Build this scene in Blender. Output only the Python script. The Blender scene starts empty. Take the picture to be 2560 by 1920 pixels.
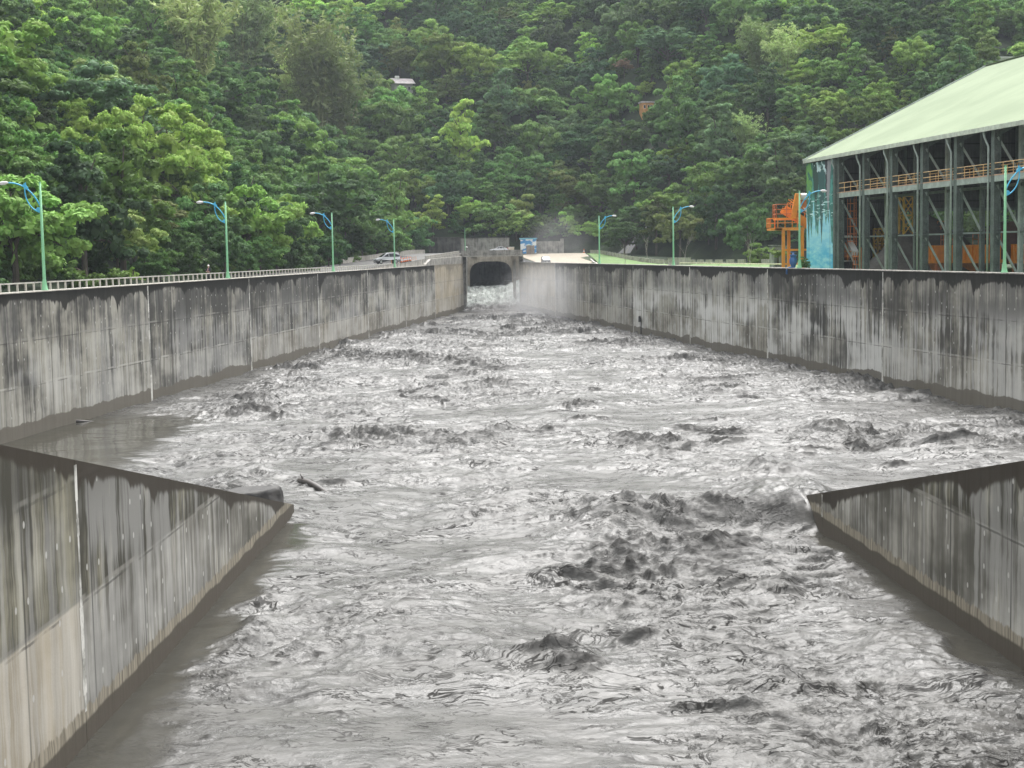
import bpy, bmesh, math, random
import numpy as np
from mathutils import Vector, Matrix, Euler, Quaternion

# ------------------------------------------------------------------ camera, sky, sun, exposure
SC = bpy.context.scene
C = SC.collection
CAM_Z = 14.2                     # water level is z = 0, wall tops are z = 11.6
PITCH = math.atan(330/3700); ROLL = -0.018; FOC = 3700.0
cd = bpy.data.cameras.new('camera'); cam = bpy.data.objects.new('camera', cd); C.objects.link(cam)
cd.sensor_width = 36; cd.lens = 36*FOC/2560; cd.clip_start = 0.5; cd.clip_end = 4000
cam.matrix_world = Matrix.Translation((0, 0, CAM_Z)) @ (Matrix.Rotation(math.pi/2-PITCH, 4, 'X') @ Matrix.Rotation(ROLL, 4, 'Z'))
SC.camera = cam

SUN_EL, SUN_AZ = math.radians(57), math.radians(10)      # azimuth clockwise from +Y
w = bpy.data.worlds.new('World'); SC.world = w; w.use_nodes = True
nt = w.node_tree; nt.nodes.clear()
sky = nt.nodes.new('ShaderNodeTexSky'); sky.sky_type = 'NISHITA'; sky.sun_disc = False
sky.sun_elevation = SUN_EL; sky.sun_rotation = SUN_AZ; sky.air_density = 1.0; sky.dust_density = 6.0; sky.ozone_density = 1.0
hs = nt.nodes.new('ShaderNodeHueSaturation'); hs.inputs['Saturation'].default_value = 0.10; hs.inputs['Value'].default_value = 1.0
bg = nt.nodes.new('ShaderNodeBackground'); bg.inputs['Strength'].default_value = 0.15
wo = nt.nodes.new('ShaderNodeOutputWorld')
nt.links.new(sky.outputs[0], hs.inputs['Color']); nt.links.new(hs.outputs[0], bg.inputs['Color']); nt.links.new(bg.outputs[0], wo.inputs['Surface'])

sl = bpy.data.lights.new('sun', 'SUN'); sl.energy = 0.6; sl.angle = math.radians(38); sl.color = (1.0, 0.96, 0.9)
so = bpy.data.objects.new('sun', sl); C.objects.link(so)
sd = Vector((math.sin(SUN_AZ)*math.cos(SUN_EL), math.cos(SUN_AZ)*math.cos(SUN_EL), math.sin(SUN_EL)))
so.rotation_euler = sd.to_track_quat('Z', 'Y').to_euler()
SC.view_settings.view_transform = 'Standard'; SC.view_settings.look = 'None'
SC.view_settings.exposure = 1.55; SC.view_settings.gamma = 1.0
SC.cycles.max_bounces = 8; SC.cycles.volume_bounces = 0; SC.cycles.volume_step_rate = 1.0
SC.cycles.transparent_max_bounces = 8; SC.cycles.volume_max_steps = 128
SC.cycles.use_light_tree = False

_M = cam.matrix_world.to_3x3()
def ray(px, py): return _M @ Vector((px-1280, 960-py, -FOC))
def at(px, py, Y):
    d = ray(px, py); return Vector((0, 0, CAM_Z)) + d*(Y/d.y)
def gz(px, py, z):
    d = ray(px, py); return Vector((0, 0, CAM_Z)) + d*((z-CAM_Z)/d.z)
_Mi = np.array(_M.inverted())
def proj(P):
    P = np.asarray(P, float)-np.array([0, 0, CAM_Z]); q = P @ _Mi.T
    return 1280+FOC*q[..., 0]/-q[..., 2], 960-FOC*q[..., 1]/-q[..., 2]

# ------------------------------------------------------------------ helpers
def tag(o, label=None, cat=None, group=None, kind=None):
    if label: o['label'] = label
    if cat: o['category'] = cat
    if group: o['group'] = group
    if kind: o['kind'] = kind
    return o
def empty(name, loc=(0, 0, 0), rz=0.0, label=None, cat=None, group=None):
    o = bpy.data.objects.new(name, None); C.objects.link(o); o.location = loc; o.rotation_euler = (0, 0, rz)
    o.empty_display_size = 0.3
    return tag(o, label, cat, group)
def copy_tree(o, parent=None):
    c = o.copy(); C.objects.link(c); c.parent = parent
    for ch in list(o.children): copy_tree(ch, c)
    return c

class MB:
    """collects boxes, tubes and faces and links them as ONE mesh object"""
    def __init__(s): s.v = []; s.f = []
    def add(s, vs, fs):
        b = len(s.v); s.v += [tuple(v) for v in vs]; s.f += [tuple(i+b for i in f) for f in fs]; return s
    def box(s, c, d, rz=0.0, M=None):
        x, y, z = d[0]/2, d[1]/2, d[2]/2
        P = [Vector((sx*x, sy*y, sz*z)) for sz in (-1, 1) for sy in (-1, 1) for sx in (-1, 1)]
        R = M if M is not None else Matrix.Rotation(rz, 3, 'Z')
        return s.add([R @ p + Vector(c) for p in P], [(0, 2, 3, 1), (4, 5, 7, 6), (0, 1, 5, 4), (2, 6, 7, 3), (0, 4, 6, 2), (1, 3, 7, 5)])
    def bar(s, a, b, wx, wy, up=(0, 0, 1)):
        a, b = Vector(a), Vector(b); d = (b-a); L = d.length; d.normalize()
        u = Vector(up)
        if abs(d.dot(u)) > 0.98: u = Vector((0, 1, 0))
        r = d.cross(u).normalized(); u2 = r.cross(d)
        M = Matrix((r, d, u2)).transposed()
        return s.box((a+b)/2, (wx, L, wy), M=M)
    def tube(s, pts, rad, n=8, cap=True):
        pts = [Vector(p) for p in pts]
        if not hasattr(rad, '__len__'): rad = [rad]*len(pts)
        vs = []; fs = []; prev = None
        for i, p in enumerate(pts):
            d = (pts[min(i+1, len(pts)-1)]-pts[max(i-1, 0)])
            if d.length < 1e-6: d = Vector((0, 0, 1))
            d.normalize()
            if prev is None:
                u = Vector((0, 0, 1)) if abs(d.z) < .9 else Vector((1, 0, 0))
                r = d.cross(u).normalized()
            else:
                r = (prev-d*prev.dot(d)).normalized()
            prev = r; q = d.cross(r)
            for k in range(n):
                a = 2*math.pi*k/n; vs.append(p+(r*math.cos(a)+q*math.sin(a))*rad[i])
        for i in range(len(pts)-1):
            for k in range(n):
                k2 = (k+1) % n; fs.append((i*n+k, i*n+k2, (i+1)*n+k2, (i+1)*n+k))
        if cap: fs.append(tuple(range(n-1, -1, -1))); fs.append(tuple((len(pts)-1)*n+k for k in range(n)))
        return s.add(vs, fs)
    def prism(s, poly, d):
        """poly: list of 3d points (planar), extruded by vector d"""
        n = len(poly); d = Vector(d); P = [Vector(p) for p in poly]
        return s.add(P+[p+d for p in P], [tuple(range(n-1, -1, -1)), tuple(range(n, 2*n))]+[(i, (i+1) % n, n+(i+1) % n, n+i) for i in range(n)])
    def lathe(s, prof, n=16, c=(0, 0, 0)):
        vs = []; fs = []; c = Vector(c)
        for (r, z) in prof:
            for k in range(n):
                a = 2*math.pi*k/n; vs.append(c+Vector((r*math.cos(a), r*math.sin(a), z)))
        for i in range(len(prof)-1):
            for k in range(n):
                k2 = (k+1) % n; fs.append((i*n+k, i*n+k2, (i+1)*n+k2, (i+1)*n+k))
        fs.append(tuple(range(n-1, -1, -1))); fs.append(tuple((len(prof)-1)*n+k for k in range(n)))
        return s.add(vs, fs)
    def build(s, name, mat, parent=None, smooth=False, bevel=0.0):
        me = bpy.data.meshes.new(name); me.from_pydata(s.v, [], s.f); me.update()
        bm = bmesh.new(); bm.from_mesh(me)
        bmesh.ops.recalc_face_normals(bm, faces=bm.faces[:])
        if bevel > 0:
            bmesh.ops.bevel(bm, geom=[e for e in bm.edges if len(e.link_faces) == 2 and e.calc_face_angle(0) > .6], offset=bevel, segments=2, affect='EDGES', profile=.6)
        bm.to_mesh(me); bm.free()
        if smooth:
            me.polygons.foreach_set('use_smooth', [True]*len(me.polygons))
        o = bpy.data.objects.new(name, me); C.objects.link(o)
        if mat: me.materials.append(mat)
        if parent is not None: o.parent = parent
        return o

# ------------------------------------------------------------------ node helper
class S:
    def __init__(s, name):
        s.m = bpy.data.materials.new(name); s.m.use_nodes = True; s.t = s.m.node_tree; s.t.nodes.clear()
        s.out = s.t.nodes.new('ShaderNodeOutputMaterial')
    def put(s, sock, v):
        if v is None: return
        if isinstance(v, bpy.types.NodeSocket): s.t.links.new(v, sock)
        elif hasattr(v, '__len__') and sock.type == 'RGBA' and len(v) == 3: sock.default_value = (*v, 1)
        else: sock.default_value = v
    def node(s, ty, ins=None, **props):
        n = s.t.nodes.new(ty)
        for k, v in props.items(): setattr(n, k, v)
        for k, v in (ins or {}).items(): s.put(n.inputs[k], v)
        return n
    def math(s, op, a, b=None, c=None, clamp=False):
        n = s.node('ShaderNodeMath', operation=op, use_clamp=clamp)
        for i, v in enumerate((a, b, c)):
            if v is not None: s.put(n.inputs[i], v)
        return n.outputs[0]
    def mix(s, f, a, b, mode='MIX'):
        n = s.node('ShaderNodeMix', data_type='RGBA', blend_type=mode)
        s.put(n.inputs[0], f); s.put(n.inputs[6], a); s.put(n.inputs[7], b); return n.outputs[2]
    def lerp(s, f, a, b):
        n = s.node('ShaderNodeMix', data_type='FLOAT'); s.put(n.inputs[0], f); s.put(n.inputs[2], a); s.put(n.inputs[3], b); return n.outputs[0]
    def step(s, v, lo, hi, a=0.0, b=1.0):
        n = s.node('ShaderNodeMapRange', interpolation_type='SMOOTHSTEP')
        for i, x in enumerate((v, lo, hi, a, b)): s.put(n.inputs[i], x)
        return n.outputs[0]
    def vec(s, x=0.0, y=0.0, z=0.0):
        n = s.node('ShaderNodeCombineXYZ')
        for i, v in enumerate((x, y, z)): s.put(n.inputs[i], v)
        return n.outputs[0]
    def sep(s, v):
        n = s.node('ShaderNodeSeparateXYZ', {0: v}); return n.outputs[0], n.outputs[1], n.outputs[2]
    def noise(s, v, scale=1.0, detail=3.0, rough=0.55, dist=0.0):
        n = s.node('ShaderNodeTexNoise', {'Vector': v, 'Scale': scale, 'Detail': detail, 'Roughness': rough, 'Distortion': dist}); return n.outputs[0]
    def obj(s): return s.node('ShaderNodeTexCoord').outputs['Object']
    def pos(s): return s.node('ShaderNodeNewGeometry').outputs['Position']
    def attr(s, name, ty='GEOMETRY'): return s.node('ShaderNodeAttribute', attribute_name=name, attribute_type=ty)
    def bump(s, h, strength=0.3, dist=0.05, normal=None):
        n = s.node('ShaderNodeBump', {'Strength': strength, 'Distance': dist, 'Height': h}); s.put(n.inputs['Normal'], normal); return n.outputs[0]
    def bsdf(s, col, rough=0.6, metal=0.0, normal=None, spec=0.5, **kw):
        n = s.node('ShaderNodeBsdfPrincipled', {'Base Color': col, 'Roughness': rough, 'Metallic': metal, 'Specular IOR Level': spec})
        s.put(n.inputs['Normal'], normal)
        for k, v in kw.items(): s.put(n.inputs[k], v)
        s.t.links.new(n.outputs[0], s.out.inputs['Surface']); return n

def paint(name, col, rough=0.5, metal=0.0, var=0.18, scale=1.2, spec=0.5):
    """paint or plain surface with grime and slight unevenness"""
    s = S(name); p = s.obj()
    f = s.noise(p, scale, 5, .6); g = s.noise(p, scale*9, 3, .6)
    k = s.math('ADD', s.math('MULTIPLY', f, .7), s.math('MULTIPLY', g, .3))
    dk = tuple(c*(1-var*1.6) for c in col); lt = tuple(min(1, c*(1+var)) for c in col)
    s.bsdf(s.mix(s.step(k, .32, .68), dk, lt), s.lerp(f, rough*.85, min(1, rough*1.15)), metal, spec=spec)
    return s.m

def perlin(x, y, seed=0):
    xi = np.floor(x).astype(np.int64); yi = np.floor(y).astype(np.int64); xf = x-xi; yf = y-yi
    def g(ix, iy, dx, dy):
        h = (ix*374761393+iy*668265263+seed*974711) & 0xffffffff
        h = ((h ^ (h >> 13))*1274126177) & 0xffffffff
        a = ((h ^ (h >> 16)) & 0xffff)*(2*math.pi/65536)
        return np.cos(a)*dx+np.sin(a)*dy
    u = xf*xf*xf*(xf*(xf*6-15)+10); v = yf*yf*yf*(yf*(yf*6-15)+10)
    a = g(xi, yi, xf, yf); b = g(xi+1, yi, xf-1, yf); c = g(xi, yi+1, xf, yf-1); d = g(xi+1, yi+1, xf-1, yf-1)
    return (a+(b-a)*u+((c+(d-c)*u)-(a+(b-a)*u))*v)*1.45
def fbm(x, y, n=4, seed=0, gain=.5):
    s = np.zeros_like(x); a = 1.0
    for i in range(n): s += a*perlin(x*2**i+i*17.3, y*2**i-i*9.1, seed+i); a *= gain
    return s
def ridged(x, y, n=3, seed=0, gain=.5):
    s = np.zeros_like(x); a = 1.0; t = 0.0
    for i in range(n):
        s += a*(1-np.abs(perlin(x*2**i+i*11.7, y*2**i+i*5.3, seed+i)))**2; t += a; a *= gain
    return s/t
def sstep(x, a, b):
    t = np.clip((x-a)/(b-a), 0, 1); return t*t*(3-2*t)
def mesh_np(name, V, F, mat=None, smooth=False):
    me = bpy.data.meshes.new(name); nv = len(V); nf = len(F); k = F.shape[1]
    me.vertices.add(nv); me.vertices.foreach_set('co', np.ascontiguousarray(V, np.float32).ravel())
    me.loops.add(nf*k); me.loops.foreach_set('vertex_index', np.ascontiguousarray(F, np.int32).ravel())
    me.polygons.add(nf); me.polygons.foreach_set('loop_start', np.arange(0, nf*k, k, dtype=np.int32))
    if smooth: me.polygons.foreach_set('use_smooth', np.ones(nf, bool))
    me.update(calc_edges=True)
    if mat: me.materials.append(mat)
    return me
def grid_faces(nr, nc, off=0):
    r, c = np.meshgrid(np.arange(nr-1), np.arange(nc-1), indexing='ij'); i = (r*nc+c).ravel()+off
    return np.stack([i, i+1, i+nc+1, i+nc], 1)
def link(name, me, parent=None):
    o = bpy.data.objects.new(name, me); C.objects.link(o); o.parent = parent; return o

# ------------------------------------------------------------------ the plan of the site
def xl(Y): return -52.9+.113*np.minimum(Y, 371)      # channel face of the left wall
def xr(Y): return 61.7-.16*np.minimum(Y, 371)        # channel face of the right wall
TOP = 11.6
FOOTX = [-700, -15, 21, 35, 60, 120, 400, 900]; FOOTY = [402, 402, 402, 378, 335, 292, 230, 200]
def hill(X, Y):
    dl = (xl(Y)-15.5-X)/1.0064
    dl = np.where(Y > 371, (xl(371.)-15.5-X)+.113*(Y-371), dl)
    db = Y-np.interp(X, FOOTX, FOOTY)
    hl = np.maximum(dl, 0)*.72; hl = np.where(hl > 110, 110+(hl-110)*.45, hl)
    sl_ = np.interp(X, [-60, 40, 160, 400], [.52, .50, .42, .40])
    hb = np.where(db > 0, 3.6*sstep(db, -1, 1)+np.maximum(db, 0)*sl_, 0)
    h = np.maximum(hl, hb)
    return h+(fbm(X/42., Y/42., 3, 5)*6.5)*sstep(h, 4, 40)
def ground_z(X, Y):
    X = np.asarray(X, float); Y = np.asarray(Y, float)
    base = np.where(X < -4, 11.25, 11.0)
    plat = 2.45*sstep(Y, 315, 392)
    base = np.where((X > xr(Y)) & (X < 60), base+plat*sstep(X, 60, 30), base)
    base = np.where((X > xr(Y)) & (X < 19.6) & (Y > 322), np.interp(Y, [300, 332, 345, 384, 400], [10.9, 10.95, 11.2, 13.5, 13.6])-.1, base)
    base = np.where((X < 19.6) & (Y > 380) & (X > -26), 13.5+.7*sstep(X, 4, 2), base)
    return base+hill(X, Y)
# ------------------------------------------------------------------ ground, roads
s = S('soil_and_undergrowth'); p = s.pos(); n1 = s.noise(p, .35, 5, .65); n2 = s.noise(p, 2.5, 4, .7)
col = s.mix(s.step(n1, .4, .62), (.012, .024, .007), (.024, .046, .012))
s.bsdf(s.mix(s.step(n2, .52, .75), col, (.03, .035, .014)), .95, normal=s.bump(n2, .6, .3)); M_SOIL = s.m
s = S('mown_grass'); p = s.pos(); n1 = s.noise(p, .25, 4, .6); n2 = s.noise(p, 6, 4, .7)
col = s.mix(s.step(n1, .35, .65), (.06, .13, .022), (.10, .19, .035))
s.bsdf(s.mix(s.step(n2, .45, .7), col, (.12, .2, .05)), .85, normal=s.bump(n2, .7, .15)); M_GRASS = s.m

ys = np.concatenate([np.arange(30, 384, 6.), [384.]]); nt_ = 70
tt = (np.linspace(0, 1, nt_)**1.6)*620
Vs = []; Fs = []; off = 0
for side in (-1, 1):
    Yg, Tg = np.meshgrid(ys, tt, indexing='ij')
    Xg = xl(Yg)-.6-Tg if side < 0 else xr(Yg)+.6+Tg
    Z = ground_z(Xg, Yg)
    Vs.append(np.stack([Xg, Yg, Z], -1).reshape(-1, 3)); Fs.append(grid_faces(len(ys), nt_, off)); off += len(ys)*nt_
yb = np.concatenate([np.linspace(384, 460, 24), np.linspace(468, 1150, 86)]); xb = np.linspace(-620, 760, 231)
Yg, Xg = np.meshgrid(yb, xb, indexing='ij'); Z = ground_z(Xg, Yg)
Vs.append(np.stack([Xg, Yg, Z], -1).reshape(-1, 3)); Fs.append(grid_faces(len(yb), len(xb), off))
tag(link('ground', mesh_np('ground', np.concatenate(Vs), np.concatenate(Fs), M_SOIL, True)), kind='structure')

# grass bank right of the road ramp, and the flat lawn beside the shed
nx, ny = 40, 60
Yg, Ug = np.meshgrid(np.linspace(120, 396, ny), np.linspace(0, 1, nx), indexing='ij')
Xa = np.where(Yg > 322, np.maximum(xr(Yg)+1.2, 20.0), xr(Yg)+1.2)
Xb_ = np.interp(Yg, [120, 282, 315, 396], [75, 56, 36, 23])
Xg = Xa+(Xb_-Xa)*Ug; Z = ground_z(Xg, Yg)+.06+.05*fbm(Xg/3, Yg/3, 2, 9)
Z = np.minimum(Z, 14.0)
tag(link('lawn', mesh_np('lawn', np.stack([Xg, Yg, Z], -1).reshape(-1, 3), grid_faces(ny, nx), M_GRASS, True)), kind='structure')

def conc(name, a, b, rough=.85, sc=.8):
    s = S(name); p = s.pos(); x, y, z = s.sep(p)
    n1 = s.noise(p, sc, 6, .65); n2 = s.noise(s.vec(s.math('MULTIPLY', x, 2.2), s.math('MULTIPLY', y, 2.2), s.math('MULTIPLY', z, .25)), 1.0, 4, .6)
    k = s.math('ADD', s.math('MULTIPLY', n1, .55), s.math('MULTIPLY', n2, .45))
    s.bsdf(s.mix(s.step(k, .36, .64), a, b), rough, normal=s.bump(s.noise(p, 14, 4, .7), .25, .03)); return s.m
M_TANROAD = conc('tan_concrete_road', (.24, .205, .155), (.34, .295, .225), sc=.4)
M_CONC = conc('weathered_concrete', (.15, .145, .13), (.42, .40, .36))
M_CONCL = conc('pale_concrete', (.30, .285, .25), (.52, .495, .44))
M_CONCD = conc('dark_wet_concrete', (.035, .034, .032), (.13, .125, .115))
M_ASPH = conc('asphalt', (.055, .055, .055), (.11, .108, .10), sc=.5)
M_TANC = conc('tan_concrete', (.30, .265, .21), (.50, .45, .37))

def sheet(name, fn, us, vs, mat, thick=0.0):
    U, V_ = np.meshgrid(us, vs, indexing='ij'); X, Y, Z = fn(U, V_)
    V = np.stack([X, Y, Z], -1).reshape(-1, 3); F = grid_faces(len(us), len(vs))
    return link(name, mesh_np(name, V, F, mat))
def road_l(Y): return np.interp(Y, [200, 240, 368, 392], [11.4, 11.45, 14.15, 14.2])
tag(sheet('walkway', lambda Y, t: (xl(Y)-t, Y, 11.5+0*Y), np.arange(30, 262, 8.), np.array([.3, 4.0]), M_CONCL), kind='structure')
ry = np.arange(214, 397, 7.)
tag(sheet('road', lambda Y, t: (xl(Y)-t, Y, road_l(Y)+.02), ry, np.array([.6, 6., 13.0]), M_ASPH), kind='structure')
# embankment face of the climbing road, seen above the wall top
mb = MB()
for a, b in zip(ry[:-1], ry[1:]):
    mb.add([(xl(a)-.62, a, 11.3), (xl(b)-.62, b, 11.3), (xl(b)-.62, b, road_l(b)+.02), (xl(a)-.62, a, road_l(a)+.02)], [(0, 1, 2, 3)])
tag(mb.build('road_embankment', M_CONC), kind='structure')
def ramp_r(Y): return np.interp(Y, [300, 332, 345, 384, 400], [10.9, 10.95, 11.2, 13.5, 13.6])
tag(sheet('road', lambda Y, t: (xr(Y)+1.0+(19.5-xr(Y)-1.0)*t, Y, ramp_r(Y)+.05), np.arange(300, 401, 5.), np.array([0, .5, 1.]), M_TANROAD), kind='structure')

# ------------------------------------------------------------------ stained concrete of the flood walls
def wall_mat(name, lines, inner=False):
    s = S(name)
    u, v, _ = s.sep(s.node('ShaderNodeUVMap', uv_map='uv').outputs[0])
    td, _a, _b = s.sep(s.node('ShaderNodeUVMap', uv_map='top').outputs[0])
    oi = s.node('ShaderNodeObjectInfo'); sc_ = s.node('ShaderNodeSeparateColor', {0: oi.outputs['Color']})
    dark, effl, clean = sc_.outputs[0], sc_.outputs[1], sc_.outputs[2]
    uo = s.math('ADD', u, s.math('MULTIPLY', oi.outputs['Random'], 300.0))
    wob = s.math('MULTIPLY', s.noise(s.vec(s.math('MULTIPLY', u, .8), v, 0), .9, 2), .35)
    uw = s.math('ADD', uo, wob)
    def st(su, sv, d=4, r=.6, z=0.0): return s.noise(s.vec(s.math('MULTIPLY', uw, su), s.math('MULTIPLY', v, sv), z), 1.0, d, r)
    s1 = st(1.1, .05, 4, .65); s2 = st(4.2, .11, 4, .65, 7.0); s3 = st(.16, .22, 4, .6, 3.0); s4 = st(14., .5, 3, .6, 11.)
    k = s.math('ADD', s.math('ADD', s.math('MULTIPLY', s1, .36), s.math('MULTIPLY', s2, .20)), s.math('ADD', s.math('MULTIPLY', s3, .38), s.math('MULTIPLY', s4, .06)))
    k = s.math('SUBTRACT', s.math('ADD', k, s.math('MULTIPLY', s.math('SUBTRACT', .5, dark), .22)), s.step(v, lines[1]-.5, lines[1]+.5, -.012, .018))
    base = s.mix(s.step(k, .44, .585), (.066, .063, .050) if inner else (.078, .076, .070), (.29, .275, .21) if inner else (.36, .345, .295))
    base = s.mix(s.step(k, .56, .72), base, (.40, .39, .33) if inner else (.52, .505, .44))
    # clean tan lift at the bottom
    lo = s.step(v, lines[0]-.06, lines[0]+.06, 1., 0.)
    tanc = s.mix(s.step(s.math('ADD', s.math('MULTIPLY', s1, .5), s.math('MULTIPLY', s3, .5)), .36, .62), (.31, .27, .20), (.50, .435, .33))
    base = s.mix(s.math('MULTIPLY', clean, s.lerp(lo, s.math('MULTIPLY', oi.outputs['Alpha'], .9), .92)), base, tanc)
    lift = s.math('MULTIPLY', lo, s.step(s3, .35, .62, .15, .62))
    base = s.mix(lift, base, s.mix(s.step(s1, .35, .62), (.20, .19, .165), (.48, .465, .42)))
    # white lime runs
    e1 = st(2.3, .07, 4, .6, 21.); em = s.noise(s.vec(s.math('MULTIPLY', uo, .07), s.math('MULTIPLY', v, .16), 5), 1., 3, .6)
    lowm = s.step(v, 6.2, 9.2, 1., .25)
    ef = s.math('MULTIPLY', s.math('MULTIPLY', s.step(s.math('ADD', e1, s.math('MULTIPLY', em, 1.1)), .95, 1.16), lowm), effl, clamp=True)
    base = s.mix(ef, base, (.66, .655, .63))
    # form joints and board marks
    for i, L in enumerate(lines):
        dv = s.math('ABSOLUTE', s.math('SUBTRACT', v, s.math('ADD', L, s.math('MULTIPLY', s3, .12))))
        m = s.math('MULTIPLY', s.step(dv, .03, .11, 1., 0.), s.step(st(.35, .1, 3, .6, 30.+i), .42, .62, .0, .75))
        base = s.mix(m, base, (.30, .29, .26) if inner else ((.50, .49, .45) if i == 0 else (.30, .295, .27)))
        m2 = s.math('MULTIPLY', s.step(s.math('ABSOLUTE', s.math('SUBTRACT', v, s.math('ADD', L-.16, s.math('MULTIPLY', s1, .1)))), .02, .06, .6, 0.), s.step(st(.5, .1, 3, .6, 40.+i), .38, .6))
        base = s.mix(m2, base, (.05, .048, .044))
    fm = s.math('ABSOLUTE', s.math('SUBTRACT', s.math('FRACT', s.math('DIVIDE', u, 5.8)), .5))
    base = s.mix(s.math('MULTIPLY', s.step(fm, .004, .016, 1., 0.), s.step(s3, .3, .6, .3, .8)), base, (.05, .048, .045))
    # patched tie holes
    cu = s.math('DIVIDE', u, 1.25); cv = s.math('DIVIDE', v, 1.15)
    wn = s.node('ShaderNodeTexWhiteNoise', {'Vector': s.vec(s.math('FLOOR', cu), s.math('FLOOR', cv), 0)}, noise_dimensions='2D')
    rr, gg, bb = s.sep(wn.outputs['Color'])
    du = s.math('SUBTRACT', s.math('FRACT', cu), s.math('ADD', .3, s.math('MULTIPLY', rr, .4))); dv = s.math('SUBTRACT', s.math('FRACT', cv), s.math('ADD', .35, s.math('MULTIPLY', gg, .3)))
    d2 = s.math('SQRT', s.math('ADD', s.math('MULTIPLY', du, du), s.math('MULTIPLY', s.math('MULTIPLY', dv, dv), .45)))
    base = s.mix(s.math('MULTIPLY', s.step(d2, .045, .07, .85, 0.), s.math('GREATER_THAN', bb, .62)), base, (.5, .49, .46))
    # dark wet drip apron hanging from the top edge
    a1 = s.noise(s.vec(s.math('MULTIPLY', uo, .11), 0, 50), 1., 2, .5); a2 = s.noise(s.vec(s.math('MULTIPLY', uo, .42), 0, 60), 1., 3, .6); a3 = s.noise(s.vec(s.math('MULTIPLY', uo, 1.9), 0, 70), 1., 2, .6)
    d = s.math('ADD', s.math('MULTIPLY', s.math('POWER', s.step(a1, .25, .75), 1.6), 1.5), s.math('ADD', s.math('MULTIPLY', s.step(a2, .45, .8), 2.2), s.math('MULTIPLY', s.step(a3, .5, .85), 1.1)))
    big_ = s.noise(s.vec(s.math('MULTIPLY', uo, .055), 0, 44), 1., 2, .6)
    d = s.math('MULTIPLY', d, s.step(big_, .36, .66, .22, 1.45))
    d = s.math('ADD', s.math('MULTIPLY', d, (.48 if inner else .95)), .22 if inner else .30)
    ap = s.step(s.math('SUBTRACT', td, d), -.12, .10, 1., 0.)
    base = s.mix(s.math('MULTIPLY', ap, s.math('SUBTRACT', .95, s.math('MULTIPLY', clean, s.math('MULTIPLY', oi.outputs['Alpha'], .6)))), base, (.045, .037, .028) if inner else (.020, .019, .017))
    # a few full-height wet streaks
    f1 = s.noise(s.vec(s.math('MULTIPLY', uo, .9), s.math('MULTIPLY', v, .01), 90), 1., 2, .5)
    base = s.mix(s.step(f1, .70, .73, 0., .85), base, (.030, .029, .027))
    # mud line along the water
    if inner:
        tb = s.math('ADD', 1.12, s.math('MULTIPLY', s.math('SUBTRACT', st(1.3, 0, 4, .75, 80.), .5), 1.1))
        base = s.mix(s.step(s.math('SUBTRACT', v, tb), -.05, .05, .9, 0.), base, s.mix(s.step(s2, .35, .6), (.13, .115, .085), (.34, .305, .24)))
        wb = s.math('ADD', .72, s.math('MULTIPLY', s.math('SUBTRACT', st(.35, 0, 4, .6, 83.), .5), .6)); wc = (.085, .074, .060)
    else:
        wb = s.math('ADD', 1.15, s.math('MULTIPLY', s.math('SUBTRACT', st(.13, 0, 5, .62, 83.), .5), 2.6)); wc = (.150, .135, .110)
    wet = s.step(s.math('SUBTRACT', v, wb), -.06, .06, 1., 0.)
    base = s.mix(s.math('MULTIPLY', wet, .92), base, wc)
    h = s.math('ADD', s.math('MULTIPLY', s1, .5), s.math('MULTIPLY', s.noise(s.vec(u, v, 0), 9., 4, .7), .4))
    s.bsdf(base, s.lerp(s.math('MAXIMUM', wet, ap), .88, .62), normal=s.bump(h, .35, .05), spec=.12)
    return s.m
M_WALLL = wall_mat('stained_flood_wall', (4.1, 7.8)); M_WALLI = wall_mat('stained_inner_wall', (4.3, 7.9), True)
s = S('lime_joint'); p = s.pos(); n = s.noise(p, .7, 5, .7); s.bsdf(s.mix(s.step(n, .35, .6), (.22, .215, .19), (.66, .65, .60)), .85); M_JOINT = s.m

def panel(parent, face, y0, y1, ztop, out, thick, mat, color, name='wall_panel', zb=-3.0):
    """slab between y0 and y1; face(Y) is the wet face, out = outward sign in X, ztop(Y)"""
    ys_ = np.linspace(y0+.015, y1-.015, 9); V = []; F = []
    for y in ys_:
        x = float(face(y)); zt = float(ztop(y)); zt = max(zt, zb+.2)
        V += [(x, y, zb), (x, y, zt), (x+out*thick, y, zt), (x+out*thick, y, zb)]
    for i in range(len(ys_)-1):
        a = i*4; b = a+4
        for k in range(4):
            k2 = (k+1) % 4
            f = (a+k, a+k2, b+k2, b+k); F.append(f if out < 0 else f[::-1])
    e = (len(ys_)-1)*4; F.append((3, 2, 1, 0) if out < 0 else (0, 1, 2, 3)); F.append((e, e+1, e+2, e+3) if out < 0 else (e+3, e+2, e+1, e))
    me = bpy.data.meshes.new(name); me.from_pydata(V, [], F); me.update()
    uv = me.uv_layers.new(name='uv'); tp = me.uv_layers.new(name='top')
    for l in me.loops:
        x, y, z = me.vertices[l.vertex_index].co
        uv.data[l.index].uv = (y+(abs(x-float(face(y))) if True else 0), z); tp.data[l.index].uv = (float(ztop(y))-z, 0)
    me.materials.append(mat); o = bpy.data.objects.new(name, me); C.objects.link(o); o.parent = parent; o.color = color
    return o
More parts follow.
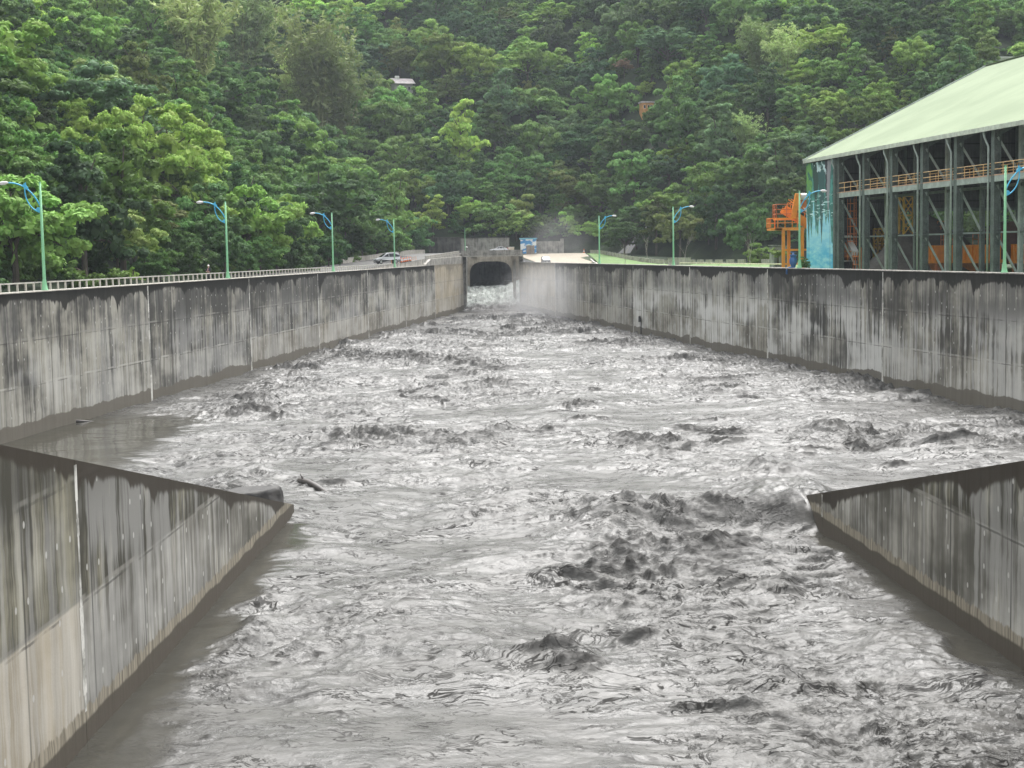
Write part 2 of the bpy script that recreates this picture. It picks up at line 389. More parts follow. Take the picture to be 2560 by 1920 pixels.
def joint(parent, face, y, ztop, out, zb=-1, wd=.36):
    mb = MB(); z0 = zb; n = 14; rng = random.Random(int(y*7)); pts = []
    for i in range(n):
        a = z0+(ztop-z0)*i/n; b = z0+(ztop-z0)*(i+1)/n; ww = wd*rng.uniform(.55, 1.25)*(1.25-.5*i/n)
        y0, y1 = y-ww/2, y+ww/2
        mb.add([(float(face(y0))-out*.008, y0, a), (float(face(y1))-out*.008, y1, a), (float(face(y1))-out*.008, y1, b), (float(face(y0))-out*.008, y0, b)], [(0, 1, 2, 3)])
    return mb.build('joint_strip', M_JOINT, parent)
top_ = lambda y: TOP
WL = empty('flood_wall', (0, 0, 0), 0, 'long grey stained concrete flood wall topped by a pale railing, left of the torrent', 'wall')
LP = [(78, (.62, .15, 0, .1)), (113, (.42, .3, 0, .1)), (148, (.64, .3, 0, .1)), (183, (.66, .3, .3, 0)), (218, (.60, .35, .45, 0)), (253, (.52, .35, .3, 0)), (288, (.48, .4, .35, .05)), (323, (.25, .3, 1., 1.0)), (366, None)]
for (a, c), (b, _c) in zip(LP[:-1], LP[1:]):
    panel(WL, xl, a, b, top_, -1, 1.1, M_WALLL, c)
    if a > 80: joint(WL, xl, a, TOP-.1, -1)
panel(WL, lambda y: xl(y)-.02, 312, 366, lambda y: np.interp(y, [312, 318, 366], [11.9, 13.0, 13.35]), -1, .6, M_CONC, (1, 1, 1, 1), 'parapet', 11.62)
WR = empty('flood_wall', (0, 0, 0), 0, 'long grey concrete flood wall with white lime runs, in front of the green-roofed shed', 'wall')
RP = [(82, (.55, .5, .1, .1)), (115, (.60, .55, .15, .3)), (150, (.66, .85, 0, .1)), (185, (.40, 1.0, .25, 0)), (219.5, (.38, 1.0, .2, 0)), (254, (.52, .35, .3, .1)), (289, (.48, .3, .5, .25)), (324, (.2, .3, 1., 1.0)), (371, None)]
for (a, c), (b, _c) in zip(RP[:-1], RP[1:]):
    panel(WR, xr, a, b, top_, 1, 1.1, M_WALLL, c)
    if a > 84: joint(WR, xr, a, TOP-.1, 1)
mb = MB()
for a in np.arange(82, 371, 17.):
    b = min(a+17, 371); mb.bar((xr(a)+.45, a, TOP+.06), (xr(b)+.45, b, TOP+.06), 1.15, .10)
mb.build('coping', M_CONC, WR)
mb = MB()
for a in np.arange(78, 312, 13.):
    b = min(a+13, 312); mb.bar((xl(a)-.45, a, TOP+.05), (xl(b)-.45, b, TOP+.05), 1.15, .09)
mb.build('coping', M_CONCL, WL)

# inner wing walls whose tops slope down away from the camera into the flood
xli = lambda Y: -12.1-.6*(80.2-Y)/39.8
xri = lambda Y: 15.3+1.55*(75.1-Y)/27.0
tli = lambda Y: np.minimum(11.6, .62+.2065*(80.3-Y)); tri = lambda Y: np.minimum(11.6, 1.30+.2057*(76.3-Y))
WIL = empty('wing_wall', (0, 0, 0), 0, 'near concrete wing wall sloping down into the water, a dark boulder at its tip', 'wall')
for (a, b, c) in ((12, 42.4, (.60, .25, 1., 0.0)), (42.4, 77.4, (.84, .3, 0, .1)), (77.4, 80.4, (.2, .2, .9, .9))):
    panel(WIL, xli, a, b, tli, -1, .75, M_WALLI, c)
joint(WIL, xli, 42.4, 8.3, -1, 1.0, .26)
WIR = empty('wing_wall', (0, 0, 0), 0, 'near concrete wing wall sloping into the water, torrent spilling over its tip', 'wall')
for (a, b, c) in ((10, 44, (.80, .3, 0, .1)), (44, 73.2, (.80, .3, 0, .1)), (73.2, 76.3, (.5, .2, .5, .4))):
    panel(WIR, xri, a, b, tri, 1, .75, M_WALLI, c)
joint(WIR, xri, 73.2, 1.85, 1, .7, .2)

# ------------------------------------------------------------------ tunnel portal and bridge
XA, XB = float(xl(371.)), float(xr(371.))      # -10.98 .. 2.34
TP = empty('tunnel_portal', ((XA+XB)/2, 384, 0), 0, 'concrete portal with dark horseshoe tunnel mouth pouring out white water', 'tunnel')
cx = (1232-1280)/FOC*384; AR = 5.45
arch = []
for i in range(25):
    a = math.pi*i/24; ca_, sa_ = math.cos(a), math.sin(a); arch.append((AR*math.copysign(abs(ca_)**.55, ca_), 7.4+4.5*sa_**.62))
prof = [(AR*.93, -2)]+[(AR, 3)]+arch+[(-AR, 3)]+[(-AR*.93, -2)]
# face with the arch cut out: fan between arch and outer rectangle
mb = MB(); ox0, ox1, oz = XA-1-cx, XB+1-cx, 13.4
outer = []
for (x, z) in prof:
    a = math.atan2(z-7.4, x)
    if z <= 7.4: outer.append((ox1 if x > 0 else ox0, z))
    else:
        t = min((ox1/math.cos(a)) if math.cos(a) > 1e-3 else 1e9, (ox0/math.cos(a)) if math.cos(a) < -1e-3 else 1e9, (oz-7.4)/math.sin(a) if math.sin(a) > 1e-3 else 1e9)
        outer.append((t*math.cos(a), 7.4+t*math.sin(a)))
n = len(prof); V = [(x+cx, 384, z) for x, z in prof]+[(x+cx, 384, z) for x, z in outer]
V += [(x+cx, 384.8, z) for x, z in prof]
F = [(i, i+1, n+i+1, n+i) for i in range(n-1)]+[(i, 2*n+i, 2*n+i+1, i+1) for i in range(n-1)]
mb.add([Vector(v)-Vector(((XA+XB)/2, 384, 0)) for v in V], F); mb.build('portal_face', M_TANC, TP)
mb = MB(); m = len(prof)
V = [(x+cx-(XA+XB)/2, .8, z) for x, z in prof]+[(x+cx-(XA+XB)/2, 110, z) for x, z in prof]
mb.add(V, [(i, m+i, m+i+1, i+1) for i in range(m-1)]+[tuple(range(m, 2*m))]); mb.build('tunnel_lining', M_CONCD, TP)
for x0 in (XA-.35, XB+.35): MB().box((x0-(XA+XB)/2, -6.4, 5), (.7, 12.6, 16.3)).build('side_wall', M_CONC, TP)
mb = MB(); mb.box((1292.5*.0+((1291-1280)/FOC*373)-(XA+XB)/2, -10.5, 5.2), (.75, .8, 15.2)); mb.build('pier', M_CONCL, TP)
BR = empty('road_bridge', ((XA+XB)/2, 370, 13.2), 0, 'low concrete road bridge with solid parapets crossing over the tunnel mouth', 'bridge')
L = XB-XA+1.8
MB().box((0, 1.2, .45), (L, 11.2, .9)).build('deck', M_CONC, BR)
MB().box((0, -4.4, .96), (L-.1, .3, 1.1)).build('parapet', M_CONC, BR)
MB().box((0, -4.62, .12), (L+.1, .22, .3)).build('edge_beam', M_CONCL, BR)
for fx in (-.30, .34): MB().box((fx*L, -2.0, -.45), (1.5, 3.4, .9)).build('beam_block', M_TANC, BR)

# retaining walls behind the bridge
RW = empty('retaining_wall', (-8, 398.5, 13.4), 0, 'grey streaked retaining wall at the foot of the wooded slope behind the bridge', 'wall')
MB().box((-2.3, 0, 2.3), (20.5, .8, 4.7)).build('wall_face', wall_mat('streaked_retaining_wall', (4.1, 7.8)) if False else M_CONC, RW)
MB().box((-2.3, -.05, 4.75), (20.7, 1.1, .22)).build('coping', M_CONCD, RW)
RW2 = tag(MB().box((0, 0, 2.4), (8.5, 1.6, 4.8)).box((1, -.9, 1.9), (3.4, .5, 3.8)).box((0, -.1, 4.9), (8.9, 2., .25)).build('retaining_wall', M_CONCD), 'dark mossy concrete retaining wall left of the green pole behind the bridge', 'wall'); RW2.location = (-17.2, 395.5, 13.4)
RW3 = tag(MB().box((0, 0, 1.7), (8.2, .8, 3.4)).box((-2.1, -.55, 1.3), (1.2, .5, 2.6)).box((3.8, -.2, 2.0), (.9, 1.2, 4.1)).build('retaining_wall', M_CONC), 'grey retaining wall in the spray right of the blue painted kiosk', 'wall'); RW3.location = (10.3, 399.5, 13.5)
# ------------------------------------------------------------------ the torrent
rng = np.random.default_rng(7)
ROWS = []; y = 34.0
while y < 366: ROWS.append(y); y += max(.05, y*.00205)
while y < 392: ROWS.append(y); y += .45
while y < 470: ROWS.append(y); y += 4.
yr = np.array(ROWS); NC = 900
hw = .37*yr+5
xa = np.maximum(xl(yr)-.6, -hw); xb_ = np.minimum(xr(yr)+.6, hw)
inside = yr > 371
U = np.linspace(0, 1, NC)[None, :]; X = xa[:, None]+(xb_-xa)[:, None]*U; Y = np.repeat(yr[:, None], NC, 1)
def gauss(px, py, sx, sy, z=0):
    c = gz(px, py, z); return np.exp(-(((X-c.x)/sx)**2+((Y-c.y)/sy)**2))
wx = fbm(X/13, Y/13, 2, 31)*3.2; wy = fbm(X/13+40, Y/13, 2, 37)*2.6
Xw, Yw = X+wx, Y+wy
far = sstep(Y, 70, 190)
zone = fbm(X/17, Y/24, 3, 41)
# where the water churns and where it lies calm
ew = fbm(X/3.0, Y/4., 3, 201)*1.1; inL = sstep(X+ew, xli(Y)+.8, xli(Y)+2.6); inR = sstep(xri(Y)-X+ew, .1, 1.6)
edge = np.where(Y < 78, np.minimum(inL, inR), 1.0); edge = np.where(Y > 90, np.minimum(edge, .4+.6*sstep(X-xl(Y)+2*ew, 1., 6.)), edge)
calm = sstep(-24-X, 0, 6)*sstep(141-Y, 0, 14)
pool = np.maximum(calm, 0)
turb = gauss(1640, 1300, 6.5, 7)+gauss(1900, 1370, 5, 5)+.8*gauss(1560, 1420, 4, 3)+.9*gauss(1430, 1640, 2.2, 2.0)
turb2 = gauss(1240, 800, 10, 18)+.8*gauss(860, 850, 6, 9)+.6*gauss(1500, 860, 9, 14)+.5*gauss(2200, 960, 14, 9)+.4*gauss(1000, 900, 14, 12)
churn = np.clip(.34+.75*zone+.45*far+.22*turb+.7*turb2, .08, 1.6)*(1-.92*pool)*(.06+.94*edge)
sw = fbm(Xw/9.5, Yw/8, 2, 51)
r1 = ridged(Xw/6.0, Yw/3.0, 3, 61); r2 = ridged(Xw/2.3+.4*r1, Yw/1.15, 3, 71); r3 = ridged((X+.5*wx)/.85, (Y+.5*wy)/.40, 2, 81)
r4 = perlin(X/.26, Y/.19, 91)
H = .40*sw*(1-.8*pool)*(.25+.75*edge)+churn*(.95*(r1-.55)+.34*(r2-.5))+(.20+.8*churn**1.2)*(1-.9*pool)*(.08*(r3-.5)+.014*r4)*(.15+.85*edge)
lip = ridged((X+.8*wx)/4.2, (Y+.8*wy)/1.7, 1, 141)*.62+ridged((X+.4*wx)/1.6, (Y+.4*wy)/.7, 1, 143)*.38
lip = sstep(lip, .86, .95)*sstep(fbm(X/3.2, Y/2.4, 2, 147), -.15, .35)*(1-pool)*(.35+.65*edge)
H += lip*.07*(1+far)
# spiky lumps thrown up where it churns
lump = np.clip(r2*r3*1.7-.80, 0, 1)*np.clip(churn-.35, 0, 1)*sstep(fbm(Xw/5, Yw/5, 2, 99), .0, .55)
H += lump*.55
# named features
def mound(px, py, h, sx, sy, rough=.5, z=0):
    global H, lump
    g = gauss(px, py, sx, sy, z); H = H+h*g*(1+rough*(r2-.55)*1.5+rough*.22*(r3-.5)); lump = np.maximum(lump, sstep(g, .25, .85)*np.clip(r3*1.5-.25, 0, 1)*rough*.9)
mound(1390, 1655, .70, 1.1, .7, .7); mound(1450, 1685, .45, 1.1, .6, .8); mound(1590, 1610, .4, 1.0, .6, .5)
mound(1620, 1295, 1.0, 3.6, 1.7, .3); mound(1760, 1300, .8, 3.0, 1.3, .45); mound(1480, 1430, .55, 2.4, .8, .5); mound(1890, 1480, .55, 3.0, .9, .5); mound(1700, 1385, .5, 3.0, 1.0, .5)
mound(1950, 1195, .8, 2.6, 2.2, .3); mound(1900, 1175, .45, 1.4, 1.4, .4); mound(1600, 1110, .5, 3, 3, .6); mound(1250, 960, .5, 2.5, 2, .6)
mound(630, 1035, .7, 2.4, 1.8, .9); mound(700, 1050, .5, 1.6, .8, 1.0); mound(1450, 1020, .6, 2.4, 1.9, .9); mound(430, 975, .9, 1.5, 2.6, .3)
mound(870, 865, .9, 3.2, 2.6, .8); mound(840, 885, .6, 3.2, 2.4, .8); mound(985, 840, .7, 3.6, 3.2, .8); mound(745, 925, .6, 5, 1.8, .9)
mound(2420, 1110, .5, 2.2, .9, 1.); mound(2230, 1160, .4, 1.2, .7, 1.); mound(2500, 985, .8, 3, 3, .5); mound(2100, 960, .8, 4, 3, .5)
mound(820, 1215, .28, 1.6, .35, .8)
rf = np.random.default_rng(3)
for i in range(26):
    px, py = rf.uniform(950, 1700), rf.uniform(782, 830)+rf.uniform(0, 25); mound(px, py, rf.uniform(.35, 1.0), rf.uniform(1.5, 4), rf.uniform(.8, 2), .7)
for i in range(40):
    px, py = rf.uniform(760, 2350), rf.uniform(850, 1150)
    mound(px, py, rf.uniform(.15, .42), rf.uniform(1., 3.0), rf.uniform(.6, 1.4), .9)
# overflow sheet spilling round the tip of the right wing wall
g = np.exp(-(np.maximum(15.2-X, 0)/3.6)**2)*np.exp(-(np.maximum(X-16., 0)/2.)**2)*sstep(Y, 73.6+.12*(15.2-X), 76.6)*(1-sstep(Y, 79, 92))
H = H*(1-.55*g)+g*(1.30+.16*fbm(X/.9, Y/1.3, 2, 18)+.12*ridged(X/.35+.2*Y, Y/5., 2, 15))-.35*np.exp(-((X-12.5)/3.)**2-((Y-73)/1.3)**2)
# jet from the tunnel: the surface climbs into the mouth
ramp = 5.2*sstep(Y, 366, 383)
jet = sstep(Y, 360, 370)
cxj = (XA+XB)/2; H = H*(1-.6*jet)+ramp+jet*(1-sstep(Y, 384, 392))*(.7*(r1-.5)+.9*(ridged(X/2.4, Y/2.2, 2, 5)-.5))+1.7*sstep(X, -2.5, 2.3)*np.exp(-((Y-380)/6.5)**2)
H = np.where(X < xl(Y)-.05, np.minimum(H, .3), H)
dY = np.gradient(H, axis=0)/np.gradient(Y, axis=0)
crest = .9*lip+np.clip(lump*1.6, 0, 1)+.8*sstep(r1*churn, .52, .85)*sstep(r2, .45, .75)+.45*sstep(churn, .9, 1.5)*sstep(r3, .45, .8)  # darkens crests: weak reflection of wave faces put into colour, plus silt
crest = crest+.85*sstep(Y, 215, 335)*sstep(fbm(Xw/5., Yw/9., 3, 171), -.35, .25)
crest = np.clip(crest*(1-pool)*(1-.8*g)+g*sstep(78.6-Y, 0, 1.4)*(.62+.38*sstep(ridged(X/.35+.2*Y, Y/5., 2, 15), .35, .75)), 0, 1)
foam = np.clip(jet*(.6+.6*sstep(ridged(X/2.2, Y/4, 3, 3)+.35*sstep(X, -5, 2), .45, .95)), 0, 1)*sstep(ramp, .25, 1.6)
V = np.stack([X, Y, H], -1).reshape(-1, 3)
me = mesh_np('water', V, grid_faces(len(yr), NC), None, True)
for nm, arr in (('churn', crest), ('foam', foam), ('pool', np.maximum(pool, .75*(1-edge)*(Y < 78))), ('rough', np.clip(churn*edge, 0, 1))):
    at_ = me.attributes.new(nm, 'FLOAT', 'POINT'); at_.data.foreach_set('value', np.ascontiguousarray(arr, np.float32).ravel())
s = S('silt_laden_water'); p = s.pos(); x, y, z = s.sep(p)
ch = s.attr('churn').outputs['Fac']; fo = s.attr('foam').outputs['Fac']; po = s.attr('pool').outputs['Fac']; rg = s.attr('rough').outputs['Fac']
wv_ = s.node('ShaderNodeTexNoise', {'Vector': p, 'Scale': .35, 'Detail': 2.0}).outputs['Color']
wp_ = s.node('ShaderNodeVectorMath', {0: p, 1: s.node('ShaderNodeVectorMath', {0: wv_, 1: (3.2, 3.2, 0)}, operation='MULTIPLY').outputs[0]}, operation='ADD').outputs[0]
wx_, wy_, wz_ = s.sep(wp_)
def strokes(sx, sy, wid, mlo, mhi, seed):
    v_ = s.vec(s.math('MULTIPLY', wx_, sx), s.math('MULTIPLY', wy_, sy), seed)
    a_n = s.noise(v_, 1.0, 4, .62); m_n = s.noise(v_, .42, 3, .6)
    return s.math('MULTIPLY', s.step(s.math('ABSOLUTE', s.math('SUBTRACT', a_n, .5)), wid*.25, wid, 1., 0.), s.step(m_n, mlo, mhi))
stk = s.math('MAXIMUM', strokes(.30, .62, .017, .46, .58, 3.), s.math('MAXIMUM', s.math('MULTIPLY', strokes(.9, 1.9, .027, .44, .57, 17.), .8), s.math('MULTIPLY', strokes(2.4, 4.2, .030, .52, .64, 31.), .55)))  # thin dim wave faces painted as dark strokes, partly dark silt
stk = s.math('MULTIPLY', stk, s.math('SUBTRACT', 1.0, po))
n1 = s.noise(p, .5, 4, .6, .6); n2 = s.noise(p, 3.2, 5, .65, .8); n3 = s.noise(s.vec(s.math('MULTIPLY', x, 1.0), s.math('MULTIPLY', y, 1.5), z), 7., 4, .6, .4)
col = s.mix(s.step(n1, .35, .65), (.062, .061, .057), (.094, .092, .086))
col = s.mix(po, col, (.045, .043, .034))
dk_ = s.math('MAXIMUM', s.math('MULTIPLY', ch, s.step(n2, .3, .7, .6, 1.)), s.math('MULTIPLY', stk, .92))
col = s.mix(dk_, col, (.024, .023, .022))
col = s.mix(fo, col, s.mix(s.step(n2, .4, .6), (.42, .48, .44), (.80, .82, .80)))
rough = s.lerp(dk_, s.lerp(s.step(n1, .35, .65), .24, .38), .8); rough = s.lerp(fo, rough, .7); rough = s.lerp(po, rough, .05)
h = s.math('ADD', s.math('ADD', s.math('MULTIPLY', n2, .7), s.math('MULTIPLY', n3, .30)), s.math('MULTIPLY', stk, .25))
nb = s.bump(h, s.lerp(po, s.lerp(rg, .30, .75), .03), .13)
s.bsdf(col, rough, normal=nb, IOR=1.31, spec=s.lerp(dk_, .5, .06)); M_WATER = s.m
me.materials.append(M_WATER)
tag(link('water', me), kind='structure')

# thrown drops and clots of mud above the crests
dv = []; df = []; rr_ = np.random.default_rng(11)
base_ = np.array([(0, 0, 1.), (.94, 0, -.33), (-.47, .82, -.33), (-.47, -.82, -.33)]); tf = np.array([(0, 1, 2), (0, 2, 3), (0, 3, 1), (1, 3, 2)])
cand = np.argwhere((lump > .35) & (Y > 45) & (Y < 362)); pick = cand[rr_.choice(len(cand), min(1500, len(cand)), replace=False)]
for i, (a, b) in enumerate(pick):
    sz = rr_.uniform(.015, .045)*(.6+Y[a, b]/190.); hgt = rr_.exponential(.16)*(.5+Y[a, b]/160.)
    q = base_*sz*rr_.uniform(.5, 1.6, 3); th = rr_.uniform(0, 6.28); R = np.array([[math.cos(th), -math.sin(th), 0], [math.sin(th), math.cos(th), 0], [0, 0, 1]])
    dv.append(q @ R.T+np.array([X[a, b]+rr_.normal(0, .15), Y[a, b], H[a, b]+hgt])); df.append(tf+4*i)
M_CLOT = paint('wet_silt', (.03, .029, .028), .45)
tag(link('splash_drops', mesh_np('splash_drops', np.concatenate(dv), np.concatenate(df), M_CLOT)), 'dark silty drops thrown above the churning torrent', 'splash', kind='stuff')
def water_z(x, y):
    r = int(np.argmin(np.abs(yr-y))); c = int(np.argmin(np.abs(X[r]-x))); return float(H[r, c])

# boulder lodged at the tip of the left wing wall, driftwood log
def rock(name, loc, d, seed, mat, label, cat, rz=0.):
    bm = bmesh.new(); bmesh.ops.create_icosphere(bm, subdivisions=4, radius=1)
    P = np.array([v.co[:] for v in bm.verts])
    for v, q in zip(bm.verts, P):
        k = 1+.20*float(fbm(np.array([q[0]*1.1+seed]), np.array([q[1]*1.1+q[2]*.9]), 3, seed)[0])
        z = v.co.z*k; z = min(z, .62+.1*v.co.x)
        v.co = Vector((v.co.x*k*d[0], v.co.y*k*d[1], z*d[2]))
    me = bpy.data.meshes.new(name); bm.to_mesh(me); bm.free(); me.materials.append(mat)
    me.polygons.foreach_set('use_smooth', [True]*len(me.polygons))
    o = link(name, me); o.location = loc; o.rotation_euler = (0, 0, rz); return tag(o, label, cat)
s = S('wet_dark_rock'); p = s.obj(); n = s.noise(p, 1.6, 5, .65); s.bsdf(s.mix(s.step(n, .38, .62), (.020, .019, .018), (.045, .043, .040)), .75, normal=s.bump(s.noise(p, 5, 4, .6), .5, .06)); M_ROCK = s.m
q = gz(668, 1262, .9)
rock('boulder', (q.x-1.0, q.y+1.5, .55), (1.75, 1.3, 1.6), 4, M_ROCK, 'dark wet boulder lodged in the flow at the tip of the left wing wall', 'boulder', .3)
a, b = gz(750, 1200, .15), gz(838, 1238, .1)
mb = MB(); pts = []
for i in range(9):
    t = i/8; pts.append(a.lerp(b, t)+Vector((0, 0, .10*math.sin(t*5)-.02)))
mb.tube(pts, [.20, .19, .2, .17, .18, .15, .14, .12, .08], 9); mb.tube([pts[1], pts[1]+Vector((-.25, .2, .45))], [.09, .04], 6)
tag(mb.build('driftwood_log', paint('wet_bark', (.06, .052, .047), .5), None, True), 'dark driftwood log riding the torrent past the boulder', 'log')
a = gz(168, 1056, 0)-Vector((0, 0, .1))
tag(MB().tube([a+Vector((-1.6, .3, .1)), a+Vector((-.3, 0, .22)), a+Vector((.9, .1, .16)), a+Vector((2.6, .6, .0))], [.08, .2, .16, .04], 8).tube([a+Vector((-.2, 0, .4)), a+Vector((-.8, .1, 1.05))], [.14, .05], 6).build('driftwood_log', bpy.data.materials['wet_bark'], None, True), 'dark root of driftwood stranded where calm water meets the left flood wall', 'log')

# ------------------------------------------------------------------ spray drifting off the tunnel outfall
def volume_blob(name, c, d, dens, seed, label, col=(.86, .86, .87), sc=.09):
    bm = bmesh.new(); bmesh.ops.create_icosphere(bm, subdivisions=3, radius=1); me = bpy.data.meshes.new(name); bm.to_mesh(me); bm.free()
    o = link(name, me); o.location = c; o.scale = d
    s = S(name+'_volume'); p = s.obj(); wp = s.pos()
    ln = s.node('ShaderNodeVectorMath', {0: p}, operation='LENGTH').outputs['Value']
    fall = s.step(ln, .25, .98, 1., 0.)
    nn = s.noise(wp, sc, 4, .6, .4)
    dn = s.math('MULTIPLY', s.math('MULTIPLY', s.math('MULTIPLY', fall, fall), s.step(nn, .30, .78)), dens)
    v = s.node('ShaderNodeVolumePrincipled', {'Color': col, 'Density': dn, 'Anisotropy': .2})
    s.t.links.new(v.outputs[0], s.out.inputs['Volume']); me.materials.append(s.m)
    return tag(o, label, 'spray', kind='stuff')
volume_blob('spray', (9.5, 312, 4.5), (17, 46, 12.0), .05, 1, 'white spray billowing off the outfall against the right flood wall')
volume_blob('spray', (13.0, 384, 17), (15, 14, 11), .028, 2, 'thin spray drifting up over the right end of the bridge', sc=.16)
volume_blob('spray', (-1.0, 335, 1.5), (13, 26, 4.2), .028, 3, 'low brownish spray over the churning foot of the outfall', (.72, .70, .69), .14)
# ------------------------------------------------------------------ green-roofed storage shed on the right bank
DA = Vector((.1532, -.9882, 0)); DW = Vector((.9882, .1532, 0)); O_ = Vector((39.5, 197, 0))
SH = empty('storage_shed', O_, 0, 'big open steel shed with pale green roof and painted end panel', 'shed')
def Wp(a, w_, z): return O_+DA*a+DW*w_+Vector((0, 0, z))
def Lp(a, w_, z): return Wp(a, w_, z)-O_
RZ = math.atan2(DA.y, DA.x)
def lbox(mb, a0, a1, w0, w1, z0, z1):
    return mb.add([Lp(a, w_, z) for z in (z0, z1) for w_ in (w0, w1) for a in (a0, a1)], [(0, 2, 3, 1), (4, 5, 7, 6), (0, 1, 5, 4), (2, 6, 7, 3), (0, 4, 6, 2), (1, 3, 7, 5)])
s = S('pale_green_roof_sheet'); p = s.obj(); x, y, z = s.sep(p)
al = s.math('ADD', s.math('MULTIPLY', x, .1532), s.math('MULTIPLY', y, -.9882))
wv = s.math('SINE', s.math('MULTIPLY', al, 2*math.pi/.5)); n1 = s.noise(p, .12, 4, .6); n2 = s.noise(s.vec(s.math('MULTIPLY', al, 2.2), s.math('MULTIPLY', z, .18), 0), 1., 4, .65)
c = s.mix(s.step(n1, .3, .7), (.188, .236, .150), (.232, .284, .186)); c = s.mix(s.step(n2, .52, .75, 0., .35), c, (.27, .33, .20))
seam = s.step(s.math('ABSOLUTE', s.math('SUBTRACT', s.math('FRACT', s.math('DIVIDE', z, 3.1)), .5)), .004, .02, .25, 0.)
c = s.mix(seam, c, (.24, .29, .19))
s.bsdf(c, .8, normal=s.bump(wv, .5, .05), spec=.12); M_ROOF = s.m
s = S('dark_green_steel'); p = s.obj(); n = s.noise(p, 1.1, 5, .65); n2 = s.noise(p, 7, 3, .6)
s.bsdf(s.mix(s.step(s.math('ADD', s.math('MULTIPLY', n, .6), s.math('MULTIPLY', n2, .4)), .36, .64), (.085, .112, .102), (.17, .21, .19)), .5); M_STEEL = s.m
M_STEELL = paint('grey_green_steel', (.42, .49, .45), .45)
s = S('dark_corrugated_cladding'); p = s.obj(); x, y, z = s.sep(p); al = s.math('ADD', s.math('MULTIPLY', x, .9), s.math('MULTIPLY', y, .4))
wv = s.math('SINE', s.math('MULTIPLY', al, 16.)); n = s.noise(p, .5, 4, .6)
rib = s.step(s.math('ABSOLUTE', s.math('SUBTRACT', s.math('FRACT', s.math('DIVIDE', z, 1.9)), .5)), .03, .06, .8, 0.)
s.bsdf(s.mix(rib, s.mix(s.step(n, .3, .7), (.055, .058, .058), (.10, .104, .10)), (.03, .03, .03)), .7, normal=s.bump(wv, .6, .05)); M_CLAD = s.m
M_ORANGE = paint('orange_enamel', (.88, .32, .035), .45, var=.10)
M_RUSTO = paint('red_orange_primer', (.62, .21, .07), .55)
M_RAILO = paint('yellow_orange_rail', (.86, .56, .26), .5)
M_YEL = paint('yellow_tower_paint', (.85, .52, .07), .5)
M_WHITE = paint('white_painted_metal', (.78, .78, .77), .4, var=.06)

EZ, RZT, RW_ = 25.55, 37.9, 25.2
LA = 78.
def roofpoly(a0, a1, w0, z0, w1, z1, th): return [Lp(a0, w0, z0), Lp(a1, w0, z0), Lp(a1, w1, z1), Lp(a0, w1, z1)]
mb = MB()
mb.add([Lp(0, -.5, EZ), Lp(LA, -.5, EZ), Lp(LA, RW_, RZT), Lp(0, RW_, RZT), Lp(0, 2*RW_+1.3, EZ), Lp(LA, 2*RW_+1.3, EZ)]+[Lp(0, -.5, EZ-.16), Lp(LA, -.5, EZ-.16), Lp(LA, RW_, RZT-.16), Lp(0, RW_, RZT-.16), Lp(0, 2*RW_+1.3, EZ-.16), Lp(LA, 2*RW_+1.3, EZ-.16)],
       [(0, 1, 2, 3), (3, 2, 5, 4), (6, 9, 8, 7), (9, 10, 11, 8), (0, 3, 9, 6), (3, 4, 10, 9), (1, 7, 8, 2), (2, 8, 11, 5), (0, 6, 7, 1), (4, 5, 11, 10)])
mb.build('roof', M_ROOF, SH)
mb = MB(); lbox(mb, -.05, LA, -.62, -.51, EZ-.42, EZ+.03); mb.build('gutter', paint('gutter_metal', (.62, .68, .58), .5), SH)
mb = MB(); mb.bar(Lp(-.06, -.6, EZ-.12), Lp(-.06, RW_, RZT-.06), .12, .42); mb.build('verge_trim', M_STEELL, SH)
mb = MB(); mb.bar(Lp(0, RW_, RZT+.05), Lp(LA, RW_, RZT+.05), .7, .1); mb.build('ridge_cap', M_ROOF, SH)
AS = [10.8+8.15*k for k in range(9)]
for i, a in enumerate(AS):
    mb = MB()
    for (w0, w1, a0, a1) in ((0, .05, -.36, .36), (.65, .70, -.36, .36), (.05, .65, -.03, .03)): lbox(mb, a+a0, a+a1, w0, w1, 10.6, EZ-.35)
    for zz in (15.0, 15.3, 15.6, 20.0): lbox(mb, a-.40, a+.40, -.03, .74, zz-.05, zz+.05)
    mb.build('column', M_STEEL, SH)
    mb = MB()
    for (w0, w1, a0, a1) in ((2.8, 2.84, -.22, .22), (3.2, 3.24, -.22, .22), (2.84, 3.2, -.03, .03)): lbox(mb, a+a0, a+a1, w0, w1, 10.6, EZ+1.)
    mb.build('rear_column', M_STEELL if i % 2 else M_STEEL, SH)
    pa = a-.62
    mb = MB(); mb.tube([Lp(pa-.55, -.42, EZ-.3), Lp(pa-.45, -.36, EZ-.9), Lp(pa, -.14, EZ-1.9), Lp(pa, -.14, 10.7)], .11, 8); mb.build('downpipe', M_STEELL, SH, True)
    mb = MB()
    for (z0, z1) in ((EZ-1, 20.9), (19.9, 15.5), (15.0, 10.8)): mb.bar(Lp(a, .5, z0), Lp(a, 2.9, z1), .16, .2)
    mb.bar(Lp(a, .6, 15.3), Lp(a, 2.9, 15.3), .14, .14); mb.build('brace', M_STEELL, SH)
mb = MB(); lbox(mb, 10.0, LA, .02, .22, 20.2, 20.78); mb.build('walkway_beam', M_STEELL, SH)
mb = MB(); lbox(mb, 10.0, LA, .0, 2.8, 20.79, 20.9); mb.build('walkway_deck', paint('salmon_deck_edge', (.62, .40, .27), .6), SH)
